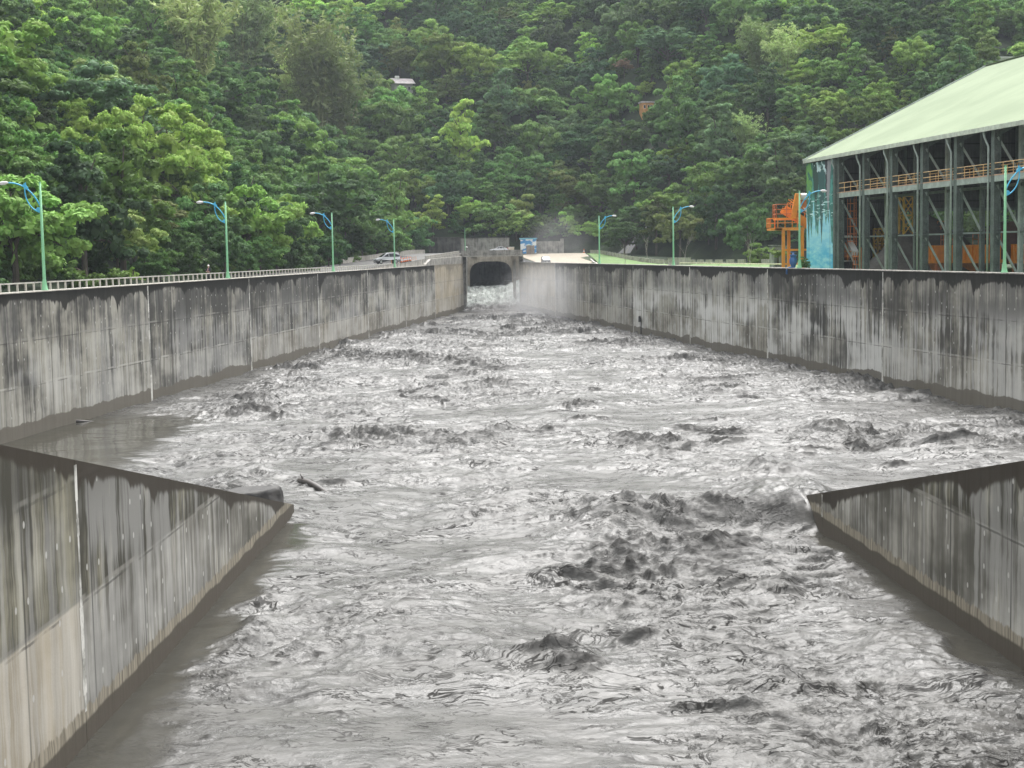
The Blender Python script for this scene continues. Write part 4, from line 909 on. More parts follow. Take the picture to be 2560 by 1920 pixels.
# ------------------------------------------------------------------ vehicles
s = S('car_glass'); s.bsdf((.018, .022, .026), .06, spec=.6); M_CARGL = s.m
M_TYRE = paint('tyre_rubber', (.02, .02, .02), .8); M_RIM = paint('alloy_rim', (.55, .56, .57), .3, .8); M_BLACKP = paint('black_trim', (.025, .025, .027), .5)
M_HEAD = paint('headlamp_lens', (.8, .82, .84), .15, var=.03); M_TAIL = paint('tail_lamp', (.45, .02, .02), .25, var=.03); M_PLATE = paint('number_plate', (.75, .75, .73), .5, var=.03)
def car_paint(name, col):
    s = S(name); n = s.noise(s.obj(), 2., 3, .6); s.bsdf(s.mix(s.step(n, .4, .6), tuple(c*.94 for c in col), col), .32, .25, **{'Coat Weight': .6, 'Coat Roughness': .08}); return s.m
def car(label, loc, rz, mat, kind='van'):
    """front faces local -x"""
    o = empty('parked_car' if kind != 'van' else 'minivan', loc, rz, label, 'car' if kind != 'van' else 'minivan')
    if kind == 'van':
        L, W, belt = 4.75, 1.78, .98
        low = [(-2.36, .32), (-2.38, .55), (-2.28, .74), (-1.55, .93), (-1.2, belt), (2.25, belt+.06), (2.36, .8), (2.38, .35)]
        top = [(-1.35, belt-.02), (-.35, 1.56), (.3, 1.66), (1.4, 1.66), (1.98, 1.58), (2.30, belt+.04)]
    elif kind == 'suv':
        L, W, belt = 4.6, 1.85, 1.08
        low = [(-2.28, .35), (-2.3, .7), (-2.2, .92), (-1.2, 1.05), (-.95, belt), (2.15, belt+.05), (2.26, .85), (2.28, .38)]
        top = [(-1.0, belt-.02), (-.25, 1.62), (.4, 1.72), (1.5, 1.70), (1.95, 1.62), (2.22, belt+.03)]
    else:
        L, W, belt = 4.6, 1.76, .92
        low = [(-2.28, .3), (-2.3, .52), (-2.2, .68), (-1.2, .86), (-.95, belt), (1.55, belt+.04), (2.2, .93), (2.28, .75), (2.28, .33)]
        top = [(-1.05, belt-.02), (-.2, 1.36), (.35, 1.44), (.95, 1.40), (1.75, belt+.03)]
    hw_ = W/2
    def yw(z, x): 
        e = max(0, (abs(x)-L*.38)/(L*.12)); return (hw_ if z < belt+.02 else hw_-(z-belt)*.33)-.14*e*e
    mb = MB(); n = len(low)
    lo_ = [(x, .26) for x, z in low]
    cols = []
    for x, z in low: cols.append([(x, -yw(z, x)*.97, .26 if abs(x) < L*.47 else z-.02), (x, -yw(z, x), min(z, .55)), (x, -yw(z, x)*.97, z), (x, yw(z, x)*.97, z), (x, yw(z, x), min(z, .55)), (x, yw(z, x)*.97, .26 if abs(x) < L*.47 else z-.02)])
    V = [p for c_ in cols for p in c_]; F = []
    for i in range(n-1):
        for k in range(5): F.append((i*6+k, i*6+k+1, i*6+7+k, i*6+6+k))
        F.append((i*6+5, i*6, i*6+6, i*6+11))
    F.append((0, 5, 4, 3, 2, 1)); e = (n-1)*6; F.append((e, e+1, e+2, e+3, e+4, e+5))
    mb.add(V, F); b = mb.build('body', mat, o, bevel=.045); 
    b.data.polygons.foreach_set('use_smooth', [True]*len(b.data.polygons))
    m = len(top); V = []; F = []
    for x, z in top: V += [(x, -yw(z, x)*.965, z), (x, yw(z, x)*.965, z)]
    for i in range(m-1): F.append((2*i, 2*i+1, 2*i+3, 2*i+2))
    F.append(tuple(2*i for i in range(m))[::-1]); F.append(tuple(2*i+1 for i in range(m))); F.append((0, 2*m-2, 2*m-1, 1))
    MB().add(V, F).build('cabin', mat, o, bevel=.03)
    # panes, 8 mm proud
    def pane(nm, q): 
        c_ = sum((Vector(p) for p in q), Vector())/len(q); nrm = (Vector(q[1])-Vector(q[0])).cross(Vector(q[2])-Vector(q[0])).normalized()
        if nrm.dot(c_-Vector((.3, 0, belt+.2))) < 0: nrm = -nrm
        P = [Vector(p)*.93+c_*.07+nrm*.008 for p in q]
        return MB().prism(P, nrm*.012).build(nm, M_CARGL, o)
    pane('windscreen', [(top[0][0], -yw(top[0][1], 0)*.93, top[0][1]+.03), (top[0][0], yw(top[0][1], 0)*.93, top[0][1]+.03), (top[1][0], yw(top[1][1], 0)*.93, top[1][1]), (top[1][0], -yw(top[1][1], 0)*.93, top[1][1])])
    pane('rear_window', [(top[-1][0], -hw_*.85, belt+.12), (top[-1][0], hw_*.85, belt+.12), (top[-2][0], yw(top[-2][1], 0)*.9, top[-2][1]-.06), (top[-2][0], -yw(top[-2][1], 0)*.9, top[-2][1]-.06)])
    x0, x1 = top[0][0]+.25, top[-1][0]-.12; zt = top[2][1]-.12
    cuts = [x0, x0+(x1-x0)*.36, x0+(x1-x0)*.68, x1]
    def zat(x): return min(zt, float(np.interp(x, [t_[0] for t_ in top], [t_[1] for t_ in top]))-.07)
    for sgn in (-1, 1):
        for a, c_ in zip(cuts[:-1], cuts[1:]):
            q = [(a+.04, belt+.05), (c_-.04, belt+.05), (c_-.04, zat(c_-.04)), (a+.04, max(belt+.08, zat(a+.04)))]
            P = [Vector((x, sgn*(yw(z, x)*.965+.006), z)) for x, z in q]; MB().prism(P, (0, sgn*.012, 0)).build('side_window', M_CARGL, o)
        MB().box((x0+.2, sgn*(hw_+.08), belt+.06), (.14, .2, .14)).build('wing_mirror', mat, o, bevel=.03)
        for x in (-L*.305, L*.29):
            w_ = MB().tube([(x, sgn*(hw_-.20), .32), (x, sgn*(hw_+.012), .32)], .325, 20).build('wheel', M_TYRE, o)
            MB().tube([(x, sgn*(hw_-.05), .32), (x, sgn*(hw_+.022), .32)], .215, 14).build('rim', M_RIM, w_)
        MB().box((low[1][0]+.17, sgn*hw_*.70, .70 if kind != 'sedan' else .62), (.26, .36, .15)).build('headlight', M_HEAD, o, bevel=.03)
        MB().box((low[-1][0]-.05, sgn*hw_*.78, .92), (.14, .22, .28)).build('tail_light', M_TAIL, o, bevel=.02)
        MB().box((0.15, sgn*(hw_*.985), .80), (.16, .05, .03)).build('door_handle', M_RIM, o)
    MB().box((low[0][0]-.012, 0, .46), (.05, 1.1, .16)).build('grille', M_BLACKP, o); MB().box((low[0][0]-.04, 0, .38), (.03, .4, .14)).build('number_plate', M_PLATE, o)
    MB().box((0, 0, .24), (L*.96, W*.9, .14)).build('underbody', M_BLACKP, o)
    return o
q = at(968, 655, 284)
car('silver minivan driving down the road behind the left flood wall', (q.x, 284, float(road_l(284))+.03), .42, car_paint('silver_paint', (.62, .63, .65)), 'van').scale = (1.06, 1.08, 1.26)
q = at(1247, 627, 381)
car('silver sedan half hidden behind the bridge parapet', (q.x, 378.5, 14.2), .12, car_paint('silver_sedan_paint', (.66, .67, .69)), 'sedan')
q = at(1364, 650, 347)
car('grey car low on the tan ramp, only its roof showing above the wall', (q.x, 346, 11.36), math.pi/2+.1, car_paint('grey_car_paint', (.30, .31, .33)), 'suv')

# ------------------------------------------------------------------ person at the railing
def skin(name, pts, edges, mat, parent, lev=2, root=0):
    me = bpy.data.meshes.new(name); me.from_pydata([p[:3] for p in pts], edges, []); me.update(); o = bpy.data.objects.new(name, me); C.objects.link(o)
    md = o.modifiers.new('skin', 'SKIN'); md.use_smooth_shade = True; ss = o.modifiers.new('sub', 'SUBSURF'); ss.levels = lev; ss.render_levels = lev
    for i, p in enumerate(pts): me.skin_vertices[0].data[i].radius = (p[3], p[4] if len(p) > 4 else p[3]); me.skin_vertices[0].data[i].use_root = (i == root)
    me.materials.append(mat)
    if parent is not None: o.parent = parent
    return o
M_SKIN = paint('skin', (.48, .30, .22), .55, var=.05); M_NAVY = paint('navy_jacket', (.018, .02, .035), .8); M_PINK = paint('pink_shirt', (.62, .36, .38), .8); M_HELM = paint('white_helmet', (.82, .80, .74), .3, var=.03)
q = at(536, 700, 172); px_, py_ = float(xl(172))-1.45, 172.
PE = empty('person', (px_, py_, 11.52), -.25, 'person in white helmet and dark jacket standing at the railing', 'person')
H_ = 1.70
bp = [(0, 0, .95, .15, .12), (0, 0, 1.12, .135, .105), (0, 0, 1.30, .165, .115), (0, 0, 1.44, .10, .08), (0, 0, 1.50, .055, .055), (0, -.01, 1.58, .075, .085), (0, -.015, 1.66, .078, .092), (0, -.01, 1.71, .05, .06),
      (.19, 0, 1.40, .065), (.26, -.05, 1.14, .048), (.12, -.30, 1.06, .038), (.05, -.37, 1.07, .030, .04),
      (-.19, 0, 1.40, .065), (-.26, -.05, 1.14, .048), (-.12, -.30, 1.06, .038), (-.05, -.37, 1.07, .030, .04),
      (.10, 0, .88, .095), (.11, -.02, .50, .068), (.11, .02, .10, .045), (.12, -.12, .04, .042), (-.10, 0, .88, .095), (-.11, -.02, .50, .068), (-.11, .02, .10, .045), (-.12, -.12, .04, .042)]
be = [(0, 1), (1, 2), (2, 3), (3, 4), (4, 5), (5, 6), (6, 7), (2, 8), (8, 9), (9, 10), (10, 11), (2, 12), (12, 13), (13, 14), (14, 15), (0, 16), (16, 17), (17, 18), (18, 19), (0, 20), (20, 21), (21, 22), (22, 23)]
body = skin('body', bp, be, M_SKIN, PE)
for sx in (1, -1):
    for k in range(4):
        a = .03*(k-1.5); L_ = (.075, .085, .08, .06)[k]
        skin('finger', [(sx*.06, -.395+a*.2, 1.07+a, .011), (sx*.035, -.40-L_*.4, 1.07+a, .010), (sx*.01, -.40-L_*.55, 1.05+a, .009)], [(0, 1), (1, 2)], M_SKIN, body, 1)
    skin('thumb', [(sx*.07, -.35, 1.10, .012), (sx*.05, -.38, 1.14, .011), (sx*.03, -.40, 1.15, .009)], [(0, 1), (1, 2)], M_SKIN, body, 1)
    MB().lathe([(.001, -.012), (.011, -.004), (.011, .004), (.001, .012)], 8, (sx*.032, -.108, 1.635)).build('eye', M_BLACKP, body, True)
    MB().lathe([(.004, -.03), (.018, -.01), (.018, .015), (.004, .03)], 8, (sx*.083, .0, 1.62)).build('ear', M_SKIN, body, True)
MB().tube([(0, -.105, 1.64), (0, -.128, 1.605), (0, -.11, 1.595)], [.010, .017, .008], 8).build('nose', M_SKIN, body, True)
MB().box((0, -.100, 1.565), (.05, .012, .01)).build('mouth', paint('lips', (.35, .13, .12), .5), body)
jk = [(0, 0, .92, .175, .14), (0, 0, 1.12, .16, .13), (0, 0, 1.30, .19, .14), (0, .005, 1.43, .115, .10), (.195, 0, 1.40, .082), (.27, -.05, 1.14, .066), (.14, -.27, 1.06, .052), (-.195, 0, 1.40, .082), (-.27, -.05, 1.14, .066), (-.14, -.27, 1.06, .052)]
skin('jacket', jk, [(0, 1), (1, 2), (2, 3), (2, 4), (4, 5), (5, 6), (2, 7), (7, 8), (8, 9)], M_NAVY, PE)
tr = [(0, 0, .95, .165, .13), (.10, 0, .86, .112), (.11, -.02, .50, .088), (.11, .02, .12, .07), (-.10, 0, .86, .112), (-.11, -.02, .50, .088), (-.11, .02, .12, .07)]
skin('trousers', tr, [(0, 1), (1, 2), (2, 3), (0, 4), (4, 5), (5, 6)], M_NAVY, PE)
MB().prism([(-.06, -.158, 1.40), (.06, -.158, 1.40), (.035, -.165, 1.14), (-.035, -.165, 1.14)], (0, -.012, 0)).build('shirt_front', M_PINK, PE)
mb = MB(); mb.lathe([(.145, 1.675), (.150, 1.69), (.128, 1.70), (.122, 1.75), (.10, 1.80), (.05, 1.835), (.005, 1.842)], 18, (0, -.01, 0)); mb.build('helmet', M_HELM, PE, True)

# ------------------------------------------------------------------ cones, posts, kiosk and clutter by the bridge
M_CONE = paint('orange_cone', (.85, .22, .08), .5, var=.06)
cone0 = None
def cone(x, y, z, label, group=None, k=1.0):
    global cone0
    if cone0 is None:
        r = empty('traffic_cone', (0, 0, 0)); MB().box((0, 0, .025), (.42, .42, .05)).build('base', M_BLACKP, r); MB().lathe([(.17, .05), (.13, .25), (.06, .62), (.03, .72)], 14).build('cone_body', M_CONE, r, True); MB().lathe([(.142, .28), (.105, .46)], 14).build('reflective_band', M_WHITE, r); cone0 = r; o = r
    else: o = copy_tree(cone0)
    o.location = (x, y, z); o.scale = (k, k, k); return tag(o, label, 'traffic cone', group)
CL = ['orange traffic cone beside the minivan, nearest the lamp', 'second orange traffic cone right of the minivan', 'third orange traffic cone right of the minivan', 'fourth orange traffic cone right of the minivan', 'rightmost orange traffic cone in the row by the minivan']
for i, px in enumerate((1003, 1009, 1014, 1019, 1025)):
    q = at(px, 650, 288+i*2.5); cone(q.x, q.y, float(road_l(q.y))+.03, CL[i], 'traffic cones on the left road', 1.35)
q = at(1460, 632, 391); cone(q.x, q.y, 13.5, 'lone orange traffic cone at the top of the tan ramp', None, 1.6)
# orange-white delineator posts on the wall top
d0 = None
for i in range(12):
    Yv = 283+i*2.4; x = float(xl(Yv))-1.6
    if d0 is None: d0 = MB().lathe([(.09, 0), (.09, .03), (.045, .05), (.045, .7), (.02, .72)], 10).build('delineator_post', paint('delineator_orange', (.82, .34, .14), .5)); o = d0
    else: o = d0.copy(); C.objects.link(o)
    o.location = (x, Yv, float(road_l(Yv))+.02); tag(o, 'short orange delineator post in the row beside the road near the minivan', 'post', 'orange delineator posts beside the road')
s = S('painted_sky_kiosk'); p = s.obj(); x, y, z = s.sep(p); n = s.noise(s.vec(s.math('MULTIPLY', x, .5), 0, s.math('MULTIPLY', z, 1.0)), .9, 3, .5, .3)
hills = s.step(s.math('SUBTRACT', z, s.math('ADD', 1.35, s.math('MULTIPLY', x, -.12))), -.05, .05, 1., 0.)
c = s.mix(s.step(n, .50, .56), (.07, .30, .62), (.80, .84, .86)); s.bsdf(c, .6); M_KIOSK = s.m
q = at(1321, 620, 386); o = empty('kiosk', (q.x, 386, 13.5), 0, 'small blue kiosk painted with white clouds behind the bridge', 'kiosk')
MB().box((0, 0, 1.95), (4.1, 3.0, 3.9)).build('wall', M_KIOSK, o); MB().box((0, 0, 4.07), (4.6, 3.5, .34)).build('roof', paint('light_blue_roof', (.22, .52, .66), .5), o); MB().box((.15, -1.52, 2.0), (.62, .06, .9)).build('window', paint('pale_green_shutter', (.50, .68, .45), .6), o)
MB().box((0, 0, .12), (4.3, 3.2, .24)).build('plinth', M_CONC, o)
q = at(1326, 630, 378); o = empty('control_cabinet', (q.x, 378, 13.5), .1, 'brownish grey control cabinet standing in front of the blue kiosk', 'cabinet')
MB().box((0, 0, 1.15), (2.0, .8, 2.1)).build('casing', paint('taupe_cabinet', (.27, .24, .22), .6), o, bevel=.02); MB().box((0, 0, 2.24), (2.1, .9, .08)).build('lid', M_CONC, o); MB().box((0, -.41, 1.15), (.03, .03, 1.9)).build('door_seam', M_BLACKP, o)
q = at(1278, 616, 380); o = empty('service_box', (q.x, 380, 13.5), 0, 'cream service box left of the blue kiosk behind the bridge parapet', 'box')
MB().box((0, 0, .95), (1.5, .9, 1.9)).build('casing', paint('cream_box', (.66, .58, .46), .6), o, bevel=.03); MB().box((0, 0, 1.95), (1.65, 1.05, .1)).build('lid', M_WHITE, o)
q = at(1163, 625, 376); o = empty('camera_pole', (q.x, 376, 13.6), 0, 'slim green pole carrying a white security camera left of the bridge', 'pole')
MB().lathe([(.14, 0), (.10, .3), (.08, 4.2), (.12, 4.3), (.06, 4.5), (.045, 6.9), (.02, 7.0)], 10).build('pole_shaft', M_POLE, o, True)
c_ = MB().tube([(.05, -.1, 1.95), (.3, -.2, 2.0)], .04, 6).build('bracket', M_WHITE, o); MB().tube([(.2, -.2, 2.1), (.62, -.3, 1.98)], .14, 10).build('security_camera', M_WHITE, c_)
for (px, Yv, lab) in ((1213, 394, 'white van-shaped crate by the retaining wall'), ):
    pass
q = at(1606, 797, 1); Yv = 61.7/((1606-1280)/FOC+.16); x = float(xr(Yv)); zc = at(1606, 797, Yv).z
o = empty('level_gauge', (x-.02, Yv, zc), -.16, 'pair of dark sensor boxes mounted low on the right flood wall', 'gauge')
for dy in (-.55, .55): MB().box((-.2, dy*1.5, 0), (.35, .55, .95)).build('sensor_box', M_BLACKP, o, bevel=.04)
MB().box((-.06, 0, -1.5), (.1, .3, 3.4)).build('cable_duct', M_BLACKP, o); MB().box((-.08, 0, -.1), (.1, 2.2, .12)).build('bracket', M_STEEL, o)

# ------------------------------------------------------------------ houses and poles on the hillside
HPOS = []
def slope_Y(px, py, drop, y0=150, y1=760):
    """depth at which something standing drop(Y) above the slope is seen at px,py"""
    for y in np.arange(y0, y1, 2.):
        q = at(px, py, y)
        if float(ground_z(q.x, y)) >= q.z-drop(y): return float(y)
    return float(y1)
s = S('grey_house_wall'); n = s.noise(s.obj(), 1.2, 4, .6); s.bsdf(s.mix(n, (.34, .34, .32), (.52, .52, .49)), .8); M_HOUSE = s.m
M_HWHITE = paint('white_house_wall', (.74, .74, .74), .7, var=.05); M_HROOF = paint('pinkish_grey_roof', (.62, .56, .57), .6)
def house(px, py, Y, wd, dp, h, rz, label, wallm, roofm, flat=False):
    Y = slope_Y(px, py, lambda y: h*.8); q = at(px, py, Y); HPOS.append((q.x, Y)); o = empty('house', (q.x, Y, q.z-h), rz, label, 'house')
    MB().box((0, 0, h/2-2), (wd, dp, h+4)).build('wall', wallm, o)
    if flat: rf = MB().box((0, 0, h+.2), (wd+.6, dp+.6, .4)).build('roof', roofm, o)
    else: rf = MB().prism([(-wd/2-.7, -dp/2-.8, h-.1), (wd/2+.7, -dp/2-.8, h-.1), (wd/2+.7, 0, h+1.9), (-wd/2-.7, 0, h+1.9)], (0, 0, .2)).prism([(-wd/2-.7, dp/2+.8, h-.1), (wd/2+.7, dp/2+.8, h-.1), (wd/2+.7, .01, h+1.9), (-wd/2-.7, .01, h+1.9)], (0, 0, .2)).build('roof', roofm, o)
    for x in (-wd*.28, wd*.05, wd*.3):
        f_ = MB().box((x, -dp/2-.04, h*.55), (wd*.16, .1, h*.4)).build('window', M_WHITE, o); MB().box((x, -dp/2-.1, h*.55), (wd*.13, .04, h*.33)).build('pane', M_CARGL, f_)
    if not flat:
        for x in (-wd*.3, -wd*.18): MB().lathe([(.42, h+1.2), (.45, h+2.6), (.2, h+2.9)], 10, (x, -.5, 0)).build('water_tank', M_WHITE, rf)
    return o
HOUSES = [(1003, 212, 515, 6.4, 6, 3.2, .35, 'pale-roofed house with rooftop tanks peeping from the hillside trees', M_HOUSE, M_HROOF, False),
          (2522, 150, 420, 8, 7, 4.4, .1, 'white flat-roofed house high on the hill above the green roof', M_HWHITE, M_HWHITE, True),
          (1616, 258, 455, 3.6, 3, 2.6, .2, 'small orange-walled hut among trees right of the middle of the hillside', paint('orange_hut_wall', (.70, .36, .15), .7), M_HROOF, True)]
for hs_ in HOUSES: house(*hs_)
def pole(px, py, Y, h, r, label, mat, arms=False, tilt=0):
    Y = slope_Y(px, py, lambda y: h+3); q = at(px, py, Y); h += 3; o = empty('utility_pole', (q.x, Y, q.z-h), tilt, label, 'pole'); MB().tube([(0, 0, -4), (0, 0, h)], [r*1.2, r], 8).build('shaft', mat, o)
    if arms:
        MB().bar((-1.6, 0, h-.4), (1.6, 0, h-.4), .14, .14).build('crossarm', mat, o); MB().bar((-1.2, 0, h-1.7), (1.2, 0, h-1.7), .14, .14).build('crossarm', mat, o)
        MB().lathe([(.25, h-3), (.28, h-2.2), (.1, h-2)], 8, (1.2, 0, 0)).build('transformer', M_CONC, o)
pole(1252, 160, 560, 6, .12, 'grey utility pole with two crossarms among trees high on the hillside', M_CONCL, True)
pole(1518, 245, 470, 5, .12, 'pale bare concrete pole standing among the trees right of centre', M_CONCL)
# ------------------------------------------------------------------ trees
def leaf_cloud(centres, radii, n_each, leaf, rng, flat=.8, up=.35, jit=.45, droop=0.0, elong=1.7, tints=None):
    """one batch of leaf-sized rhombs scattered through clumps; returns V, F, tint"""
    Cn = np.repeat(centres, n_each, 0); Rn = np.repeat(radii, n_each)
    d = rng.normal(size=Cn.shape); d /= np.linalg.norm(d, axis=1)[:, None]
    flip = (d[:, 2] < -.15) & (rng.random(len(d)) < .8); d[flip, 2] *= -1
    rr = rng.uniform(.62, 1.05, len(d))
    P = Cn+d*(Rn*rr)[:, None]*np.array([1, 1, flat]); P[:, 2] -= droop*(Rn*rr*np.hypot(d[:, 0], d[:, 1]))
    n = d*.8+rng.normal(size=d.shape)*jit+np.array([0, 0, up]); n /= np.linalg.norm(n, axis=1)[:, None]
    t = rng.normal(size=d.shape); t -= n*(t*n).sum(1)[:, None]; t /= np.linalg.norm(t, axis=1)[:, None]; b = np.cross(n, t)
    sz = leaf*rng.uniform(.65, 1.35, len(d)); a = t*(sz*elong*.5)[:, None]; c = b*(sz*.5)[:, None]
    V = np.stack([P-a, P-c+n*(sz*.08)[:, None], P+a, P+c+n*(sz*.08)[:, None]], 1).reshape(-1, 3)
    F = np.arange(len(P)*4).reshape(-1, 4)
    tn = np.repeat(tints if tints is not None else rng.random(len(centres)), n_each)+rng.normal(0, .10, len(d))
    return V, F, tn
def crown_mesh(name, kind, seed):
    r = np.random.default_rng(seed); cs = []; rs = []
    if kind == 'round': R, Hh, z0, nb = 5.0, 5.0, 3.6, 30
    elif kind == 'dome': R, Hh, z0, nb = 6.2, 4.6, 3.2, 38
    elif kind == 'great': R, Hh, z0, nb = 6.2, 5.0, 2.8, 74
    elif kind == 'tall': R, Hh, z0, nb = 3.7, 7.0, 4.0, 30
    elif kind == 'tier': R, Hh, z0, nb = 6.0, 3.6, 5.0, 30
    elif kind == 'cone': R, Hh, z0, nb = 3.8, 6.5, 2.8, 28
    else: R, Hh, z0, nb = 3.0, 2.6, 1.4, 14                     # bush
    big = []
    tries = 0
    while len(big) < nb and tries < 2600:
        tries += 1
        d = r.normal(size=3); d /= np.linalg.norm(d); d[2] = abs(d[2])*1.0-.55*(r.random() < .4)
        rad = r.uniform(.62, 1.0) if r.random() < .8 else r.uniform(.2, .6)
        lob = 1+.22*math.sin(3*math.atan2(d[1], d[0])+seed)+.12*math.sin(5*math.atan2(d[1], d[0])+2*seed)
        c = np.array([d[0]*R*rad*lob, d[1]*R*rad*lob, d[2]*Hh*rad])
        if kind == 'tier': c[2] = round(c[2]/1.25)*1.25+r.normal(0, .12)
        if kind == 'cone': k = max(.15, 1-max(c[2], 0)/(Hh*1.05)); c[:2] *= k**.7
        br = r.uniform(.17, .30)*R*(1 if kind not in ('tall', 'cone') else 1.15)*(.66 if kind == 'great' else 1)
        if all(np.linalg.norm((c-b_[0])*np.array([1, 1, 1.3])) > .62*(br+b_[1]) for b_ in big): big.append((c, br))
    tint = []
    for c, br in big:
        tt_ = r.random(); ns = 6
        for j in range(ns):
            d = r.normal(size=3); d /= np.linalg.norm(d); d[2] = abs(d[2])*.8-.15
            cs.append(c+d*br*np.array([.75, .75, .6])+np.array([0, 0, z0])); rs.append(br*r.uniform(.34, .55)); tint.append(tt_*.7+.3*r.random())
    cs = np.array(cs); rs = np.array(rs); tint = np.array(tint)
    fl = {'great': .78, 'tier': .42, 'dome': .75, 'round': .85}.get(kind, .8)
    nl = {'great': 74, 'round': 58, 'dome': 58, 'tall': 54, 'tier': 54, 'cone': 50}.get(kind, 50)
    V, F, tn = leaf_cloud(cs, rs, nl, .125 if kind == 'great' else .215 if kind != 'bush' else .17, r, fl, .35, .42, .12, 1.8, tint)
    # opaque cores added to stop light inside each puff, tinted darker as shade
    g_ = np.array([(x, y, z) for x in (-1, 0, 1) for y in (-1, 0, 1) for z in (-1, 0, 1) if (x, y, z) != (0, 0, 0)], float); ix = {tuple(v_): i for i, v_ in enumerate(g_.astype(int).tolist())}
    qf = []
    for ax in range(3):
        for sg in (-1, 1):
            for u0 in (-1, 0):
                for v0 in (-1, 0):
                    q4 = []
                    for (du, dv_) in ((0, 0), (1, 0), (1, 1), (0, 1)):
                        p3 = [0, 0, 0]; p3[ax] = sg; p3[(ax+1) % 3] = u0+du; p3[(ax+2) % 3] = v0+dv_; q4.append(ix[tuple(p3)])
                    qf.append(q4[::sg])
    g_ /= np.linalg.norm(g_, axis=1)[:, None]; qf = np.array(qf)
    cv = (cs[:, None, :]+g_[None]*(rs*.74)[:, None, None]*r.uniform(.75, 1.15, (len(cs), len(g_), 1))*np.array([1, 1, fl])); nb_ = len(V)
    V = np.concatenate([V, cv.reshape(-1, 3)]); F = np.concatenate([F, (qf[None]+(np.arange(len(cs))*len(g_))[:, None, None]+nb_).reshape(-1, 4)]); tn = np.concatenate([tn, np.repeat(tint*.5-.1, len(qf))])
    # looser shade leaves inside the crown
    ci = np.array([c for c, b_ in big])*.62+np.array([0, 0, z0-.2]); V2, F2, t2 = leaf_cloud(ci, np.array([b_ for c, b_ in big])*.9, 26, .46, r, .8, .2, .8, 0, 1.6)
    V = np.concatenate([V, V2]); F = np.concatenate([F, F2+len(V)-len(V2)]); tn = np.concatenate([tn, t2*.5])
    me = mesh_np(name, V, F); at_ = me.attributes.new('tint', 'FLOAT', 'FACE'); at_.data.foreach_set('value', tn.astype(np.float32))
    mb = MB(); tr = np.random.default_rng(seed+50)
    hgt = z0+Hh*.55; lean = tr.normal(0, .25, 2)
    mb.tube([(0, 0, -2.5), (0, 0, 0), (lean[0]*.4, lean[1]*.4, hgt*.45), (lean[0], lean[1], hgt)], [.34, .26, .18, .07], 8)
    for c, br in big[::2]:
        s0 = tr.uniform(.35, .75); b0 = Vector((lean[0]*s0, lean[1]*s0, hgt*s0)); e = Vector(c)*.9+Vector((0, 0, z0)); m_ = b0.lerp(e, .55)+Vector((0, 0, .35)); mb.tube([b0, m_, e], [.14, .09, .035], 6)
    t_o = mb.build(name+'_trunk', None); tm = t_o.data; bpy.data.objects.remove(t_o)
    return me, tm, (R, Hh, z0)
def bamboo_mesh(name, seed):
    r = np.random.default_rng(seed); mb = MB(); cs = []; rs = []
    for i in range(42):
        a = r.uniform(0, 6.28); b0 = np.array([math.cos(a), math.sin(a), 0])*r.uniform(0, 1.3); h = r.uniform(9, 15); ln = r.uniform(.5, 4.2); pts = []
        for k in range(8):
            t = k/7; P = b0+np.array([math.cos(a)*ln*t**2.2, math.sin(a)*ln*t**2.2, h*(t-.16*t**4)]); pts.append(P)
            if k > 1:
                for q in range(3): cs.append(P+r.normal(0, .45, 3)); rs.append(r.uniform(.35, .7))
        mb.tube(pts, [.06]*5+[.045, .03, .015], 5)
    V, F, tn = leaf_cloud(np.array(cs), np.array(rs), 9, .20, r, 1.0, .5, .55, .25, 3.6)
    me = mesh_np(name, V, F); at_ = me.attributes.new('tint', 'FLOAT', 'FACE'); at_.data.foreach_set('value', tn.astype(np.float32))
    t_o = mb.build(name+'_culms', None); tm = t_o.data; bpy.data.objects.remove(t_o); return me, tm, (3.6, 7.5, 6.0)
s = S('foliage'); oi = s.node('ShaderNodeObjectInfo'); tn = s.attr('tint').outputs['Fac']
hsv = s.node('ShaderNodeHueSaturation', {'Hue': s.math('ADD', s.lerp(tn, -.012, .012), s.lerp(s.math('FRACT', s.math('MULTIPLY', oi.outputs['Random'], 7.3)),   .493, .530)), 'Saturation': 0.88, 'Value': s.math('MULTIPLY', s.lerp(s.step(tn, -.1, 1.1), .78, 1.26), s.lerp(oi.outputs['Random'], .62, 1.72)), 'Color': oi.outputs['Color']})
col = hsv.outputs[0]
pb = s.node('ShaderNodeBsdfPrincipled', {'Base Color': col, 'Roughness': .7, 'Specular IOR Level': .12})
trn = s.node('ShaderNodeBsdfTranslucent', {'Color': s.mix(.45, col, (.10, .22, .012))})
mx = s.node('ShaderNodeMixShader', {0: .30, 1: pb.outputs[0], 2: trn.outputs[0]}); s.t.links.new(mx.outputs[0], s.out.inputs['Surface']); M_LEAF = s.m
M_BARK = paint('bark', (.10, .085, .065), .9); M_CULM = paint('bamboo_culm', (.20, .22, .08), .6)
KINDS = {}
sd_ = 100
for kd, n in (('round', 3), ('dome', 3), ('tall', 2), ('tier', 2), ('cone', 1), ('bush', 2), ('great', 3)):
    KINDS[kd] = []
    for i in range(n):
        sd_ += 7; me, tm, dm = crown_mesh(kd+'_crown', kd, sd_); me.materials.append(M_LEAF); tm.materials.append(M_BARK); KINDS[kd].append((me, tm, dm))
KINDS['bamboo'] = []
for i in range(2):
    me, tm, dm = bamboo_mesh('bamboo', 300+i); me.materials.append(M_LEAF); tm.materials.append(M_CULM); KINDS['bamboo'].append((me, tm, dm))
